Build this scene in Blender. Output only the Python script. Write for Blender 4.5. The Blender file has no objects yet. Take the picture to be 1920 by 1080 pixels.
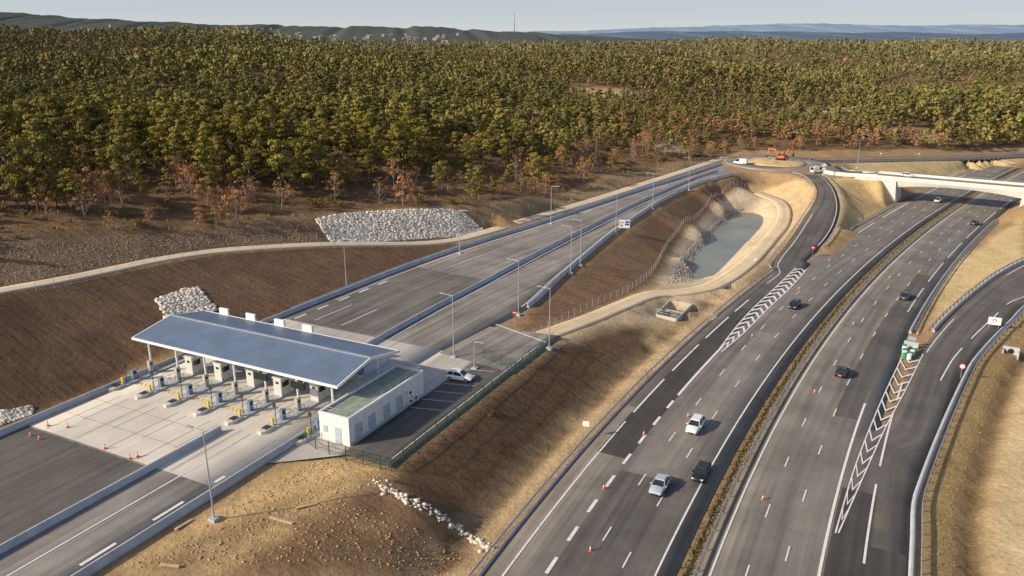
import bpy, math, random, time
import numpy as np
from mathutils import Vector, Matrix, kdtree
from mathutils.geometry import delaunay_2d_cdt
T0=time.time()
random.seed(7); rng=np.random.default_rng(7)
S=bpy.context.scene; COL=S.collection
F=1493.; PT=math.atan(470/F); CP,SP=math.cos(PT),math.sin(PT); H=54.
def ray(u,v):
    a=(u-960)/F; b=-(v-540)/F
    return (a,CP+b*SP,-SP+b*CP)
def P(u,v,z=0.):
    r=ray(u,v); t=(H-z)/-r[2]; return np.array((r[0]*t,r[1]*t,z))
def proj(p):
    d=p[1]*CP-(p[2]-H)*SP; return 960+F*p[0]/d, 540-F*(p[1]*SP+(p[2]-H)*CP)/d
OX,OY=-57.0,112.1; E=(.891,-.454); D=(.454,.891)
def T(e,d,z=5.): return np.array((OX+E[0]*e+D[0]*d, OY+E[1]*e+D[1]*d, z))
TROT=math.atan2(E[1],E[0])
# ---------------- curves
def dense(pts,n=10):
    p=np.array(pts,float); k=len(p)
    t=np.concatenate([[0],np.cumsum(np.linalg.norm(np.diff(p[:,:2],axis=0),axis=1)+1e-6)])
    m=np.zeros_like(p)
    m[1:-1]=(p[2:]-p[:-2])/(t[2:]-t[:-2])[:,None]; m[0]=(p[1]-p[0])/(t[1]-t[0]); m[-1]=(p[-1]-p[-2])/(t[-1]-t[-2])
    out=[]
    for i in range(k-1):
        h=t[i+1]-t[i]
        for j in range(n):
            s=j/n
            out.append((2*s**3-3*s*s+1)*p[i]+(s**3-2*s*s+s)*h*m[i]+(-2*s**3+3*s*s)*p[i+1]+(s**3-s*s)*h*m[i+1])
    out.append(p[-1]); return np.array(out)
def arclen(p): return np.concatenate([[0],np.cumsum(np.linalg.norm(np.diff(p[:,:2],axis=0),axis=1))])
def at_s(p,L,s): return np.array([np.interp(s,L,p[:,i]) for i in range(3)]).T
def res(pts,step=3.,N=None,sm=True):
    p=dense(pts) if sm and len(pts)>2 else np.array(pts,float)
    L=arclen(p)
    if N is None: N=max(2,int(L[-1]/step)+1)
    return at_s(p,L,np.linspace(0,L[-1],N))
def nrm(p):
    g=np.gradient(p[:,:2],axis=0); g/=np.linalg.norm(g,axis=1)[:,None]+1e-9
    return g,np.stack([g[:,1],-g[:,0]],1)
def off(p,d):
    g,n=nrm(p); q=p.copy(); q[:,:2]+=n*(np.asarray(d).reshape(-1,1) if np.ndim(d) else d); return q
# ---------------- mesh helpers
def np_mesh(name,V,Fc,mats=(),smooth=False):
    me=bpy.data.meshes.new(name); V=np.asarray(V,np.float32); Fc=np.asarray(Fc,np.int32)
    me.vertices.add(len(V)); me.vertices.foreach_set('co',V.ravel())
    k=Fc.shape[1]; me.loops.add(Fc.size); me.loops.foreach_set('vertex_index',Fc.ravel())
    me.polygons.add(len(Fc)); me.polygons.foreach_set('loop_start',np.arange(0,Fc.size,k,dtype=np.int32))
    if smooth: me.polygons.foreach_set('use_smooth',np.ones(len(Fc),bool))
    me.update(calc_edges=True)
    for m in mats: me.materials.append(m)
    return me
def link(name,me,parent=None,kind=None):
    o=bpy.data.objects.new(name,me); COL.objects.link(o)
    if parent is not None: o.parent=parent
    if kind: o['kind']=kind
    return o
def tag(o,label,cat,group=None,kind=None):
    o['label']=label; o['category']=cat
    if group: o['group']=group
    if kind: o['kind']=kind
    return o
def thing(name,label,cat,loc=(0,0,0),rz=0,group=None):
    o=bpy.data.objects.new(name,None); COL.objects.link(o); o.empty_display_size=.3
    o.location=tuple(float(c) for c in loc); o.rotation_euler=(0,0,rz)
    return tag(o,label,cat,group)
def dup(root,loc,rz,label,group=None,sc=None):
    r=root.copy(); COL.objects.link(r); r.location=tuple(float(c) for c in loc); r.rotation_euler=(0,0,rz)
    r['label']=label
    if group: r['group']=group
    if sc: r.scale=sc
    for ch in list(root.children):
        c=ch.copy(); COL.objects.link(c); c.parent=r
        for g in ch.children:
            d=g.copy(); COL.objects.link(d); d.parent=c
    return r
class MB:
    def __init__(s): s.v=[]; s.f=[]; s.m=[]; s.cur=0
    def add(s,vs,fs):
        b=len(s.v); s.v+= [tuple(map(float,v)) for v in vs]; s.f+=[[i+b for i in f] for f in fs]; s.m+=[s.cur]*len(fs); return s
    def box(s,c,sz,rz=0,tx=1,ty=1):
        x,y,z=[k/2 for k in sz]; cr,sr=math.cos(rz),math.sin(rz); vs=[]
        for dz in (-z,z):
            kx,ky=(tx,ty) if dz>0 else (1,1)
            for dx,dy in ((-x,-y),(x,-y),(x,y),(-x,y)):
                dx*=kx; dy*=ky; vs.append((c[0]+dx*cr-dy*sr,c[1]+dx*sr+dy*cr,c[2]+dz))
        return s.add(vs,[(0,3,2,1),(4,5,6,7),(0,1,5,4),(1,2,6,5),(2,3,7,6),(3,0,4,7)])
    def tube(s,p0,p1,r0,r1=None,n=8):
        r1=r0 if r1 is None else r1; p0=Vector(p0);p1=Vector(p1); q=(p1-p0).to_track_quat('Z','Y'); vs=[]
        for p,r in ((p0,r0),(p1,r1)):
            for i in range(n):
                a=2*math.pi*i/n; vs.append(p+q@Vector((r*math.cos(a),r*math.sin(a),0)))
        return s.add(vs,[(i,(i+1)%n,n+(i+1)%n,n+i) for i in range(n)]+[tuple(range(n))[::-1],tuple(range(n,2*n))])
    def prism(s,pts,z0,z1):
        n=len(pts); vs=[(p[0],p[1],z0) for p in pts]+[(p[0],p[1],z1) for p in pts]
        return s.add(vs,[tuple(range(n))[::-1],tuple(range(n,2*n))]+[(i,(i+1)%n,n+(i+1)%n,n+i) for i in range(n)])
    def loft(s,secs,cap=True):
        n=len(secs[0]); vs=[p for sec in secs for p in sec]; fs=[]
        for k in range(len(secs)-1):
            for i in range(n): fs.append((k*n+i,k*n+(i+1)%n,(k+1)*n+(i+1)%n,(k+1)*n+i))
        if cap: fs+= [tuple(range(n))[::-1],tuple(range((len(secs)-1)*n,len(secs)*n))]
        return s.add(vs,fs)
    def build(s,name,mat,parent=None,smooth=False,kind=None,origin=None):
        vs=s.v
        if origin is not None: vs=[(a-origin[0],b-origin[1],c-origin[2]) for a,b,c in vs]
        me=bpy.data.meshes.new(name); me.from_pydata(vs,[],s.f)
        for m in (mat if isinstance(mat,(list,tuple)) else [mat]): me.materials.append(m)
        me.polygons.foreach_set('material_index',s.m)
        if smooth: me.polygons.foreach_set('use_smooth',[True]*len(s.f))
        me.update()
        return link(name,me,parent,kind)
# ---------------- materials
def nodes(name):
    m=bpy.data.materials.new(name); m.use_nodes=True; nt=m.node_tree
    return m,nt,nt.nodes['Principled BSDF']
def ramp(nt,src,stops):
    r=nt.nodes.new('ShaderNodeValToRGB'); el=r.color_ramp.elements
    el[0].position,el[0].color=stops[0][0],(*stops[0][1],1); el[1].position,el[1].color=stops[-1][0],(*stops[-1][1],1)
    for p,c in stops[1:-1]:
        e=el.new(p); e.color=(*c,1)
    nt.links.new(src,r.inputs[0]); return r.outputs[0]
def noise(nt,vec,scale,detail=4,rough=.55):
    n=nt.nodes.new('ShaderNodeTexNoise'); n.inputs['Scale'].default_value=scale; n.inputs['Detail'].default_value=detail; n.inputs['Roughness'].default_value=rough
    if vec is not None: nt.links.new(vec,n.inputs['Vector'])
    return n.outputs[0]
def mix(nt,a,b,fac,mode='MULTIPLY'):
    m=nt.nodes.new('ShaderNodeMix'); m.data_type='RGBA'; m.blend_type=mode
    if isinstance(fac,(int,float)): m.inputs[0].default_value=fac
    else: nt.links.new(fac,m.inputs[0])
    for i,x in ((6,a),(7,b)):
        if isinstance(x,tuple): m.inputs[i].default_value=(*x,1)
        else: nt.links.new(x,m.inputs[i])
    return m.outputs[2]
def bump(nt,bs,src,st,dist):
    b=nt.nodes.new('ShaderNodeBump'); b.inputs['Strength'].default_value=st; b.inputs['Distance'].default_value=dist
    nt.links.new(src,b.inputs['Height']); nt.links.new(b.outputs[0],bs.inputs['Normal'])
def mapping(nt,src,sc):
    m=nt.nodes.new('ShaderNodeMapping'); m.inputs['Scale'].default_value=sc; nt.links.new(src,m.inputs[0]); return m.outputs[0]
def vdot(nt,src,v):
    d=nt.nodes.new('ShaderNodeVectorMath'); d.operation='DOT_PRODUCT'; nt.links.new(src,d.inputs[0]); d.inputs[1].default_value=v; return d.outputs['Value']
MC={}
def mat(name,col,rough=.7,var=.12,scale=2.,metal=0,spec=.3,coat=0):
    if name in MC: return MC[name]
    m,nt,bs=nodes(name); tc=nt.nodes.new('ShaderNodeTexCoord')
    n=noise(nt,tc.outputs['Object'],scale)
    g=ramp(nt,n,[(.3,(1-var,)*3),(.7,(1+var*.6,)*3)])
    nt.links.new(mix(nt,tuple(col),g,1.),bs.inputs['Base Color'])
    bs.inputs['Roughness'].default_value=rough; bs.inputs['Metallic'].default_value=metal; bs.inputs['Specular IOR Level'].default_value=spec
    bs.inputs['Coat Weight'].default_value=coat
    MC[name]=m; return m
def asphalt(name,col,var=.25,track=.25):
    m,nt,bs=nodes(name); uv=nt.nodes.new('ShaderNodeUVMap'); geo=nt.nodes.new('ShaderNodeNewGeometry')
    st=noise(nt,mapping(nt,uv.outputs[0],(1.0,.02,1)),1.1,3)
    g1=ramp(nt,st,[(.3,(1-track,)*3),(.5,(1,)*3),(.72,(1+track,)*3)])
    g2=ramp(nt,noise(nt,geo.outputs['Position'],.12,6,.65),[(.3,(1-var,)*3),(.7,(1+var,)*3)])
    g3=ramp(nt,noise(nt,geo.outputs['Position'],9,2),[(.2,(.8,)*3),(.8,(1.2,)*3)])
    c=mix(nt,mix(nt,mix(nt,tuple(col),g1,1.),g2,1.),g3,1.)
    nt.links.new(c,bs.inputs['Base Color']); bs.inputs['Roughness'].default_value=.85; bs.inputs['Specular IOR Level'].default_value=.2
    return m
M_ASPH=asphalt('asphalt_grey',(.190,.172,.150)); M_DARK=asphalt('asphalt_dark',(.072,.065,.060),.2,.2)
M_MID=asphalt('asphalt_mid',(.120,.109,.098)); M_PLAZA=asphalt('asphalt_plaza',(.24,.218,.192),.28,.35); M_PLD=asphalt('asphalt_plaza_dark',(.155,.143,.128),.28,.35)
M_CONC=asphalt('concrete_slab',(.63,.575,.49),.14,.08); M_CONC2=asphalt('concrete_slab_grey',(.45,.415,.37),.16,.12); M_KERB=mat('concrete_kerb',(.45,.475,.505),.8,.18,.6)
def paint_mat():
    m,nt,bs=nodes('road_paint'); geo=nt.nodes.new('ShaderNodeNewGeometry')
    g=ramp(nt,noise(nt,geo.outputs['Position'],1.5,5,.7),[(.3,(.5,.48,.45)),(.5,(.76,.74,.71))])
    nt.links.new(g,bs.inputs['Base Color']); bs.inputs['Roughness'].default_value=.6; return m
M_PAINT=paint_mat(); M_YEL=mat('yellow_paint',(.7,.5,.05),.6); M_JOINT=mat('slab_joint',(.2,.19,.17),.9)
M_STEEL=mat('galvanised_steel',(.42,.45,.49),.45,.1,1,metal=.35)
M_DSTEEL=mat('dark_steel',(.05,.055,.06),.5)
M_WHITE=mat('white_paint',(.78,.78,.77),.5,.05); M_RUB=mat('rubber',(.02,.02,.02),.8)
M_GLASS=mat('car_glass',(.02,.025,.03),.08,.05,1,spec=.8)
M_GREEN=mat('green_fence_paint',(.03,.09,.06),.5); M_WOOD=mat('timber',(.55,.42,.26),.8,.2,3)
M_ORANGE=mat('orange_plastic',(.75,.16,.06),.5); M_ORMACH=mat('orange_machine_paint',(.7,.19,.07),.5)
M_RED=mat('red_sign',(.6,.03,.02),.4); M_BLUE=mat('blue_sign',(.02,.1,.45),.4); M_BLK=mat('black_matt',(.02,.02,.022),.5)
M_LAMP=mat('lamp_lens',(.7,.7,.68),.2); M_TAIL=mat('tail_lens',(.4,.01,.01),.2)
M_BARK=mat('bark',(.14,.10,.07),.9,.3,2); M_BARK2=mat('pale_bark',(.32,.26,.2),.9,.3,2)
M_ROCK=mat('limestone_rock',(.70,.63,.52),.85,.25,.6)
# ---------------- ROAD GEOMETRY
mp=[(1290,1075),(1345,950),(1400,835),(1450,750),(1500,675),(1550,610),(1600,548),(1650,495),(1700,452),(1750,415),(1800,382),(1850,352),(1900,325)]
q=np.array([P(u,v) for u,v in mp]); w=1/(1+q[:,1]/150)
cf=np.polyfit(q[:,1],q[:,0],3,w=w); 
ysamp=np.arange(20,430,3.); HC=np.stack([np.polyval(cf,ysamp),ysamp,0*ysamp],1); HC=res(HC,3.,sm=False)
def hw(o,y0=20,y1=430,z=0.,step=None):
    p=off(HC,o); k=(HC[:,1]>=y0)&(HC[:,1]<=y1); p=p[k].copy(); p[:,2]=z; return p
def join(*a): return np.concatenate([np.array(x,float).reshape(-1,3) for x in a])
UPK=res(join([T(1,-70),T(1,-45),T(1,-20),T(1,0),T(1.1,22)],[P(640,550,5),P(760,503,5),P(900,455,5.2),P(1000,424,5.5),P(1100,391,6),P(1200,358,6.5),P(1300,327,7),P(1352,309,7.4)]),2.5)
LOK=res(join([T(36.2,-70),T(36.2,-45),T(36.2,-20),T(36.2,0),T(36.3,22),T(38.2,42)],[P(985,580,5),P(1050,521,5),P(1100,479,5.1),P(1150,437,5.4),P(1200,403,5.9),P(1245,375,6.3),P(1310,345,6.9),P(1375,327,7.4)]),2.5)
MIDN=res([T(25.5,-70),T(25.5,-40),T(25.5,-8)],2.5)
MIDF=res(join([T(24.6,19)],[P(800,588,5),P(900,535,5),P(1000,481,5.3),P(1100,430,5.7),P(1200,380,6.3),P(1300,337,6.9),P(1345,322,7.4)]),2.5)
RLp=[P(1482,450,1.0),P(1512,405,2.6),P(1532,372,4.6),P(1531,350,6.2),P(1512,333,7.2),P(1490,326,7.5)]
RLR=[P(1510,490,.1),P(1548,452,1.0),P(1568,418,2.3),P(1574,385,4.3),P(1566,356,6.2),P(1552,338,7.2),P(1538,328,7.5)]
RAMPL=res(join(hw(-19.3,100,180)[::4],[P(1447,497,.15)],RLp),2.5)
RAMPR=res(join(hw(-14.2,100,185)[::4],RLR),2.5)
RRL=res(join(hw(12.8,20,112)[::4],[P(1655,800,0),P(1690,735,0),P(1722,665,0),P(1765,610,.1),P(1812,565,.5),P(1870,520,1.2),P(1925,490,1.9)],[np.array((150,205,3.)),np.array((178,222,5.))]),2.5)
RRR=res(join(hw(20.8,20,105)[::4],[P(1812,690,.0),P(1850,642,.2),P(1890,602,.7),P(1930,568,1.3)],[np.array((150,180,2.5)),np.array((182,205,5.))]),2.5)
RC=P(1455,305,7.5); RC[2]=7.5
BC=np.array((np.polyval(cf,263.),263.,0.)); BD=np.array((.83,-.558,0.)); BN=np.array((-.558,-.83,0.))
TRK=res([P(-250,600,16),P(-100,568,15),P(0,545,14),P(100,527,13.4),P(200,507,12.6),P(300,486,11.8),P(400,471,11.),P(500,463,10.2),P(600,458,9.2),P(700,457,7.6),P(790,456,6.0),P(850,450,5.4),P(900,438,5.3),P(1000,408,5.6),P(1100,379,6.1),P(1200,347,6.6),P(1300,315,7.2),P(1360,295,7.5)],2.5)
FAR=res([RC+np.array((17,3,0)),P(1600,302,6.8),P(1700,300,5.2),P(1800,298,3.2),P(1930,291,.8),P(2150,277,.5)],3)
ACC=res([P(985,642,4.9),P(1050,618,4.3),P(1110,596,3.5),P(1170,571,2.5),P(1225,551,1.6),P(1280,547,1.0),P(1335,536,.6),P(1395,499,.5),P(1440,453,.6),P(1470,412,.8),P(1462,378,1.1),P(1418,361,1.4)],2.)
# ---------------- TERRAIN CONTROL
CPT=[]
def cp(poly,z=None,dz=0,every=2):
    for p in np.asarray(poly)[::every]:
        CPT.append((p[0],p[1],(p[2] if z is None else z)+dz))
def pc(lst):
    for u,v,z in lst: CPT.append(tuple(P(u,v,z)))
cp(off(UPK,-1.0),dz=-.12); cp(off(UPK,12),dz=-.15); 
cp(off(LOK,1.0),dz=-.15); cp(off(LOK,-10),dz=-.15)
cp(hw(-21.2,20,175),z=-.1); cp(hw(-12),z=-.15); cp(hw(0),z=-.05); cp(hw(12),z=-.15)
cp(hw(-17.8,215,420),z=-.1); cp(hw(14.8,150,420),z=-.1); cp(hw(27,268,420),z=4.5,every=4)
cp(off(RAMPL[RAMPL[:,1]>178],-1.5),dz=-.1); cp(off(RAMPR[RAMPR[:,1]>205],1.2),dz=-.1)
cp(off(RRL[RRL[:,1]>150],-1.2),dz=-.12); cp(off(RRR,1.6),dz=-.15)
for o_,z_ in ((3.2,-.5),(5.0,-.9),(6.4,-2.0),(7.8,-.9),(9,-.7),(13,-.7),(15,-.5),(24,-.2)):
    cp(off(RRR[RRR[:,1]<200],o_),z=z_,every=3)
for y in range(20,200,30): CPT.append((np.polyval(cf,y)+75,y,1.)); CPT.append((np.polyval(cf,y)+140,y,5.))
cp(hw(-24.0,20,160),z=-.7,every=2); cp(hw(-25.6,20,150),z=.3,every=2)
cp(hw(-22.8,20,160),z=-.1,every=2)
for d in range(-70,-4,6): CPT.append(tuple(T(39,d,4.8))); CPT.append(tuple(T(44,d,4.5)))
for d in range(-6,44,4): CPT.append(tuple(T(51.6,d,4.85)))
for d in (-60,-45,-30): CPT.append(tuple(T(52,d,3.6)))
pc([(560,985,4.4),(640,930,4.7),(700,900,4.7),(560,1060,3.6),(700,1000,3.4),(800,960,3.0)])
for d in range(-70,10,8): CPT.append(tuple(T(-2.5,d,4.9)))
cp(off(TRK,2.6),dz=-.15); cp(off(TRK,-2.6),dz=-.15)
cp(off(ACC,2.6),dz=-.12); cp(off(ACC,-2.6),dz=-.12)
for d in (-70,-45,-20): CPT.append(tuple(T(-48,d,18))); CPT.append(tuple(T(-80,d,22)))
pc([(0,440,18),(100,432,17.3),(250,424,16.2),(400,415,15),(560,405,14),(640,400,13.2),(760,392,12),(860,388,10.8),(930,400,8.6),(1000,375,9.2),(1150,330,9),(1280,305,8.6),(1400,283,8.8),(1600,283,7.5),(1750,281,5.2),(1920,276,1.6),
 (0,330,22.5),(150,320,22),(325,310,21),(500,310,19.5),(700,305,17.5),(900,300,15),(1050,285,13.5),(1200,268,12),(1350,255,12),(1500,255,9.5),(1700,255,6.8),(1920,250,3.5)])
pc([(1060,607,3.8),(1120,580,2.8),(1180,552,1.9),(1225,517,1.2),(1245,480,1.0),(1300,415,1.0),(1350,374,1.4),(1440,344,3.6),(1490,350,4.8)])
rimL=[(1252,528,.8),(1276,482,.9),(1314,434,.9),(1362,391,1.1)]
pc(rimL)
pc([(1060,632,4.4),(1120,614,3.4),(1200,600,2.0),(1350,560,0.1),(1200,640,1.2),(1245,640,.6)])
c0,c1,c2,c3=[P(*p,.8) for p in ((1230,589),(1256,563),(1298,570),(1269,598))]; TC=(c0+c1+c2+c3)/4
for p in (c0,c1,c2,c3,(c0+c1)/2,(c1+c2)/2,(c2+c3)/2,(c3+c0)/2):
    k=TC+(p-TC)*1.22; CPT.append((k[0],k[1],.75)); k=TC+(p-TC)*.62; CPT.append((k[0],k[1],-.9))
wat=[(1302,524,-2.2),(1302,492,-2.2),(1330,450,-2.2),(1362,412,-2.2),(1392,398,-2.2),(1424,402,-2.2),(1428,420,-2.2),(1400,452,-2.2),(1362,492,-2.2),(1325,524,-2.2)]
WAT=res([P(*r) for r in wat]+[P(*wat[0])],4)
cp(WAT,z=-2.3,every=1); pc([(1360,460,-3.2),(1395,425,-3.2)])
for a in np.linspace(0,2*math.pi,20,endpoint=False):
    for r in (21.5,10): CPT.append((RC[0]+r*math.cos(a),RC[1]+r*math.sin(a),7.35))
cp(off(FAR,5),dz=-.15); cp(off(FAR,-5),dz=-.15)
for s_,z_ in ((-23,7.3),(-30,7.3),(24,7.3),(36,7.3)):
    for k in (-6.5,6.5): p=BC+BD*s_+BN*k; CPT.append((p[0],p[1],z_))
def farz(x,y):
    r=math.hypot(x,y)
    z=22+7*min(1,max(0,(r-500)/700))+30*math.exp(-(((x+470)/330)**2+((y-720)/330)**2))
    z+=8*math.exp(-(((x-500)/400)**2+((y-1300)/400)**2))
    z+=min(1,max(0,(r-380)/220))*(5.2*math.sin(x*.011+1)*math.sin(y*.012)+3.8*math.sin(x*.019+y*.009)+2.8*math.sin(y*.026-x*.012))
    if x>0: z-=12*math.exp(-((r-430)/260)**2)*min(1,x/150)
    if r>1800: z=z*max(.45,1-(r-1800)/1500)
    return z
r_=400
while r_<26000:
    for a in np.linspace(-1.25,1.25,41 if r_<2000 else 21):
        x,y=r_*math.sin(a),r_*math.cos(a)
        if x>150 and y<430: continue
        CPT.append((x,y,farz(x,y)))
    r_*=1.09 if r_<2000 else 1.25
for x,y,z in ((-170,150,24),(-220,220,27),(-200,90,22),(-300,300,30),(-150,40,21),(-30000,-300,20),(30000,-300,20),(-30000,27000,10),(30000,27000,10),(0,-300,0),(-200,-100,22),(300,100,8),(300,250,10),(150,-100,0)):
    CPT.append((x,y,z))
vs=[Vector((p[0],p[1])) for p in CPT]
ov,oe,of,orv,_,_=delaunay_2d_cdt(vs,[],[],0,.35)
zz=np.array([np.mean([CPT[i][2] for i in o]) if len(o) else 0 for o in orv]); vx=np.array([(v.x,v.y) for v in ov])
def grow(a,st,g,end):
    o=[];x=a
    while x<end: st*=g; x+=st; o.append(x)
    return o
gxr=grow(235,1.2,1.07,29000); gxl=grow(150,1.2,1.07,29000)
xs=np.array([-k for k in gxl[::-1]]+list(np.arange(-150,235,1.2))+gxr)
ys=np.array(list(np.arange(-80,40,6.))+list(np.arange(40,400,1.2))+grow(400,1.2,1.035,25500))
NX,NY=len(xs),len(ys); Z=np.full((NY,NX),5.0)
for f in of:
    if len(f)!=3: continue
    a,b,c=vx[f[0]],vx[f[1]],vx[f[2]]
    i0,i1=np.searchsorted(xs,[min(a[0],b[0],c[0])-1e-6,max(a[0],b[0],c[0])+1e-6]); j0,j1=np.searchsorted(ys,[min(a[1],b[1],c[1])-1e-6,max(a[1],b[1],c[1])+1e-6])
    if i1<=i0 or j1<=j0: continue
    X,Y=np.meshgrid(xs[i0:i1],ys[j0:j1])
    den=(b[1]-c[1])*(a[0]-c[0])+(c[0]-b[0])*(a[1]-c[1])
    if abs(den)<1e-9: continue
    l1=((b[1]-c[1])*(X-c[0])+(c[0]-b[0])*(Y-c[1]))/den; l2=((c[1]-a[1])*(X-c[0])+(a[0]-c[0])*(Y-c[1]))/den; l3=1-l1-l2
    k=(l1>=-1e-6)&(l2>=-1e-6)&(l3>=-1e-6)
    sub=Z[j0:j1,i0:i1]; sub[k]=(l1*zz[f[0]]+l2*zz[f[1]]+l3*zz[f[2]])[k]
XX,YY=np.meshgrid(xs,ys)
kd_pts=[]
for p in (UPK,off(UPK,8),off(UPK,16),off(UPK,24),LOK,off(LOK,-8),off(LOK,-16),hw(-19),hw(-14),hw(-8),hw(-2),hw(3),hw(9),hw(14),RAMPL,RAMPR,RRL,RRR,off(RRR,-4),off(RRR,5),off(RRR,11),TRK,FAR,WAT,ACC):
    kd_pts+= [(a,b,0) for a,b,_ in p]
for a in np.linspace(0,6.28,30): kd_pts.append((RC[0]+18*math.cos(a),RC[1]+18*math.sin(a),0))
for d in range(-6,44,4):
    for e in (39,44,49): k=T(e,d); kd_pts.append((k[0],k[1],0))
for s_ in range(-20,22,4): k=BC+BD*s_; kd_pts.append((k[0],k[1],0))
kd_pts.append((TC[0],TC[1],0))
kd=kdtree.KDTree(len(kd_pts))
for i,p in enumerate(kd_pts): kd.insert(p,i)
kd.balance()
DM=np.ones((NY,NX))
jj=np.where(ys<405)[0]; ii=np.where((xs>-170)&(xs<260))[0]
for j in jj:
    for i in ii:
        d=kd.find((xs[i],ys[j],0))[2]; DM[j,i]=min(1,max(0,(d-4.2)/8))
for _ in range(6):
    Zs=Z.copy(); Zs[1:-1,1:-1]=(Z[1:-1,1:-1]*2+Z[:-2,1:-1]+Z[2:,1:-1]+Z[1:-1,:-2]+Z[1:-1,2:])/6
    k=DM*np.clip((420-YY)/30,0,1); Z=Z*(1-k)+Zs*k
def waves(n,l0,l1,seed):
    r=np.random.default_rng(seed); o=np.zeros_like(XX)
    for _ in range(n):
        l=l0*(l1/l0)**r.random(); a=r.random()*6.283; k=6.283/l
        o+=np.sin(k*(XX*math.cos(a)+YY*math.sin(a))+r.random()*6.28)*(l/l1)**.6
    return o/math.sqrt(n)
near=np.clip(1-(YY-350)/200,0,1)
FORM=np.clip((Z-15)/6,0,1)
Z+=DM*(waves(14,5,24,1)*.18*near*(1+FORM)+waves(8,40,120,2)*1.2*FORM)
Z+=DM*waves(10,2.6,4,3)*.05*near
def inpoly(X,Y,poly):
    ins=np.zeros(X.shape,bool); n=len(poly)
    for i in range(n):
        x0,y0=poly[i][:2]; x1,y1=poly[(i+1)%n][:2]
        if y0==y1: continue
        c=((y0>Y)!=(y1>Y))&(X<(x1-x0)*(Y-y0)/(y1-y0)+x0); ins^=c
    return ins
wk=inpoly(XX,YY,WAT[:-1]); Z[wk]=np.minimum(Z[wk],-2.75)
def hgt(x,y):
    i=min(max(np.searchsorted(xs,x)-1,0),NX-2); j=min(max(np.searchsorted(ys,y)-1,0),NY-2)
    a=(x-xs[i])/(xs[i+1]-xs[i]); b=(y-ys[j])/(ys[j+1]-ys[j])
    return float(Z[j,i]*(1-a)*(1-b)+Z[j,i+1]*a*(1-b)+Z[j+1,i]*(1-a)*b+Z[j+1,i+1]*a*b)
def G(u,v):
    r=ray(u,v); t=60.; pt=t
    while t<6000:
        if H+r[2]*t<hgt(r[0]*t,r[1]*t): break
        pt=t; t+=max(1.5,t*.012)
    for _ in range(12):
        m=(pt+t)/2
        if H+r[2]*m<hgt(r[0]*m,r[1]*m): t=m
        else: pt=m
    return np.array((r[0]*t,r[1]*t,hgt(r[0]*t,r[1]*t)))
def gp(lst): return [G(u,v) for u,v in lst]
C=np.zeros((NY,NX,3)); C[:]=(.38,.255,.135)
FE=gp([(-60,456),(0,455),(100,447),(250,436),(400,426),(590,402),(760,388),(900,387),(1000,368),(1150,325),(1280,302),(1390,281),(1600,281),(1750,279),(1920,274),(1990,272)])
forest_poly=[(-700,90),(-150,60),(-120,120)]+[tuple(p[:2]) for p in FE]+[(400,380),(4000,380),(30000,30000),(-30000,30000)]
FM=inpoly(XX,YY,forest_poly); C[FM]=(.20,.125,.068)
def zone(pix,col,world=None):
    pl=world if world is not None else gp(pix); k=inpoly(XX,YY,pl); C[k]=col
zone([(-60,830),(-60,560),(200,512),(400,476),(600,463),(850,455),(860,470),(760,503),(640,550),(500,603),(380,620),(250,690),(190,730)],(.165,.102,.062))
zone([(-60,560),(-60,450),(250,436),(600,405),(630,455),(400,466),(200,500)],(.21,.14,.088))
zone([(880,445),(1000,415),(1180,362),(1330,318),(1280,300),(1150,330),(1000,385),(905,425)],(.32,.215,.115))
zone([(600,950),(720,910),(905,1030),(870,1079),(380,1079),(480,1020)],(.24,.148,.082))
zone([(180,1079),(580,850),(730,885),(640,930),(400,1079)],(.60,.41,.20))
zone([(980,625),(1000,575),(1130,465),(1250,380),(1320,347),(1410,332),(1405,360),(1330,392),(1270,455),(1230,520),(1180,552),(1050,605)],(.235,.145,.083))
zone([(1215,690),(1240,535),(1270,455),(1330,392),(1410,345),(1500,335),(1530,350),(1525,390),(1490,440),(1440,490),(1330,590),(1240,690)],(.62,.45,.245))
k=inpoly(XX,YY,[tuple(a[:2]) for a in hw(-26,20,165)]+[tuple(a[:2]) for a in hw(-21,20,165)[::-1]]); C[k]=(.58,.42,.23)
wpoly=[T(51.4,d)[:2] for d in (-6,10,25,41)]+[tuple(G(1120,625)[:2]),tuple(G(1200,606)[:2]),tuple(G(1205,655)[:2])]+[tuple(a[:2]) for a in hw(-25.4,58,128)[::-1]]+[tuple(G(900,1045)[:2]),tuple(G(720,905)[:2])]
zone(None,(.170,.103,.059),wpoly)
zone([(1228,545),(1243,515),(1265,474),(1305,424),(1353,376),(1413,358),(1466,370),(1478,412),(1440,464),(1392,518),(1340,552),(1285,560)],(.66,.53,.36))
zone([(1000,655),(1050,608),(1120,583),(1180,556),(1235,532),(1310,535),(1350,545),(1310,580),(1215,608),(1130,612),(1060,645)],(.60,.44,.265))
zone([(1252,530),(1275,482),(1312,434),(1360,392),(1400,378),(1392,398),(1360,414),(1330,450),(1302,492),(1300,530)],(.34,.29,.235))
zone([(1555,335),(1640,330),(1690,360),(1560,450),(1520,470),(1575,390)],(.60,.43,.21))
zone([(1590,306),(1920,298),(1920,305),(1800,328),(1600,320)],(.62,.46,.23))
zone([(1735,630),(1780,500),(1920,395),(1920,485),(1850,525),(1790,575)],(.62,.47,.25))
def band(a_,b_,col,lim=260):
    R_=RRR[RRR[:,1]<lim]; k=inpoly(XX,YY,[tuple(a[:2]) for a in off(R_,a_)]+[tuple(a[:2]) for a in off(R_,b_)[::-1]]); C[k]=col
band(1,60,(.52,.37,.185)); band(1,5.2,(.40,.28,.13)); band(5.5,7.3,(.17,.11,.06)); band(8.6,13.2,(.66,.49,.285))
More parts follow.
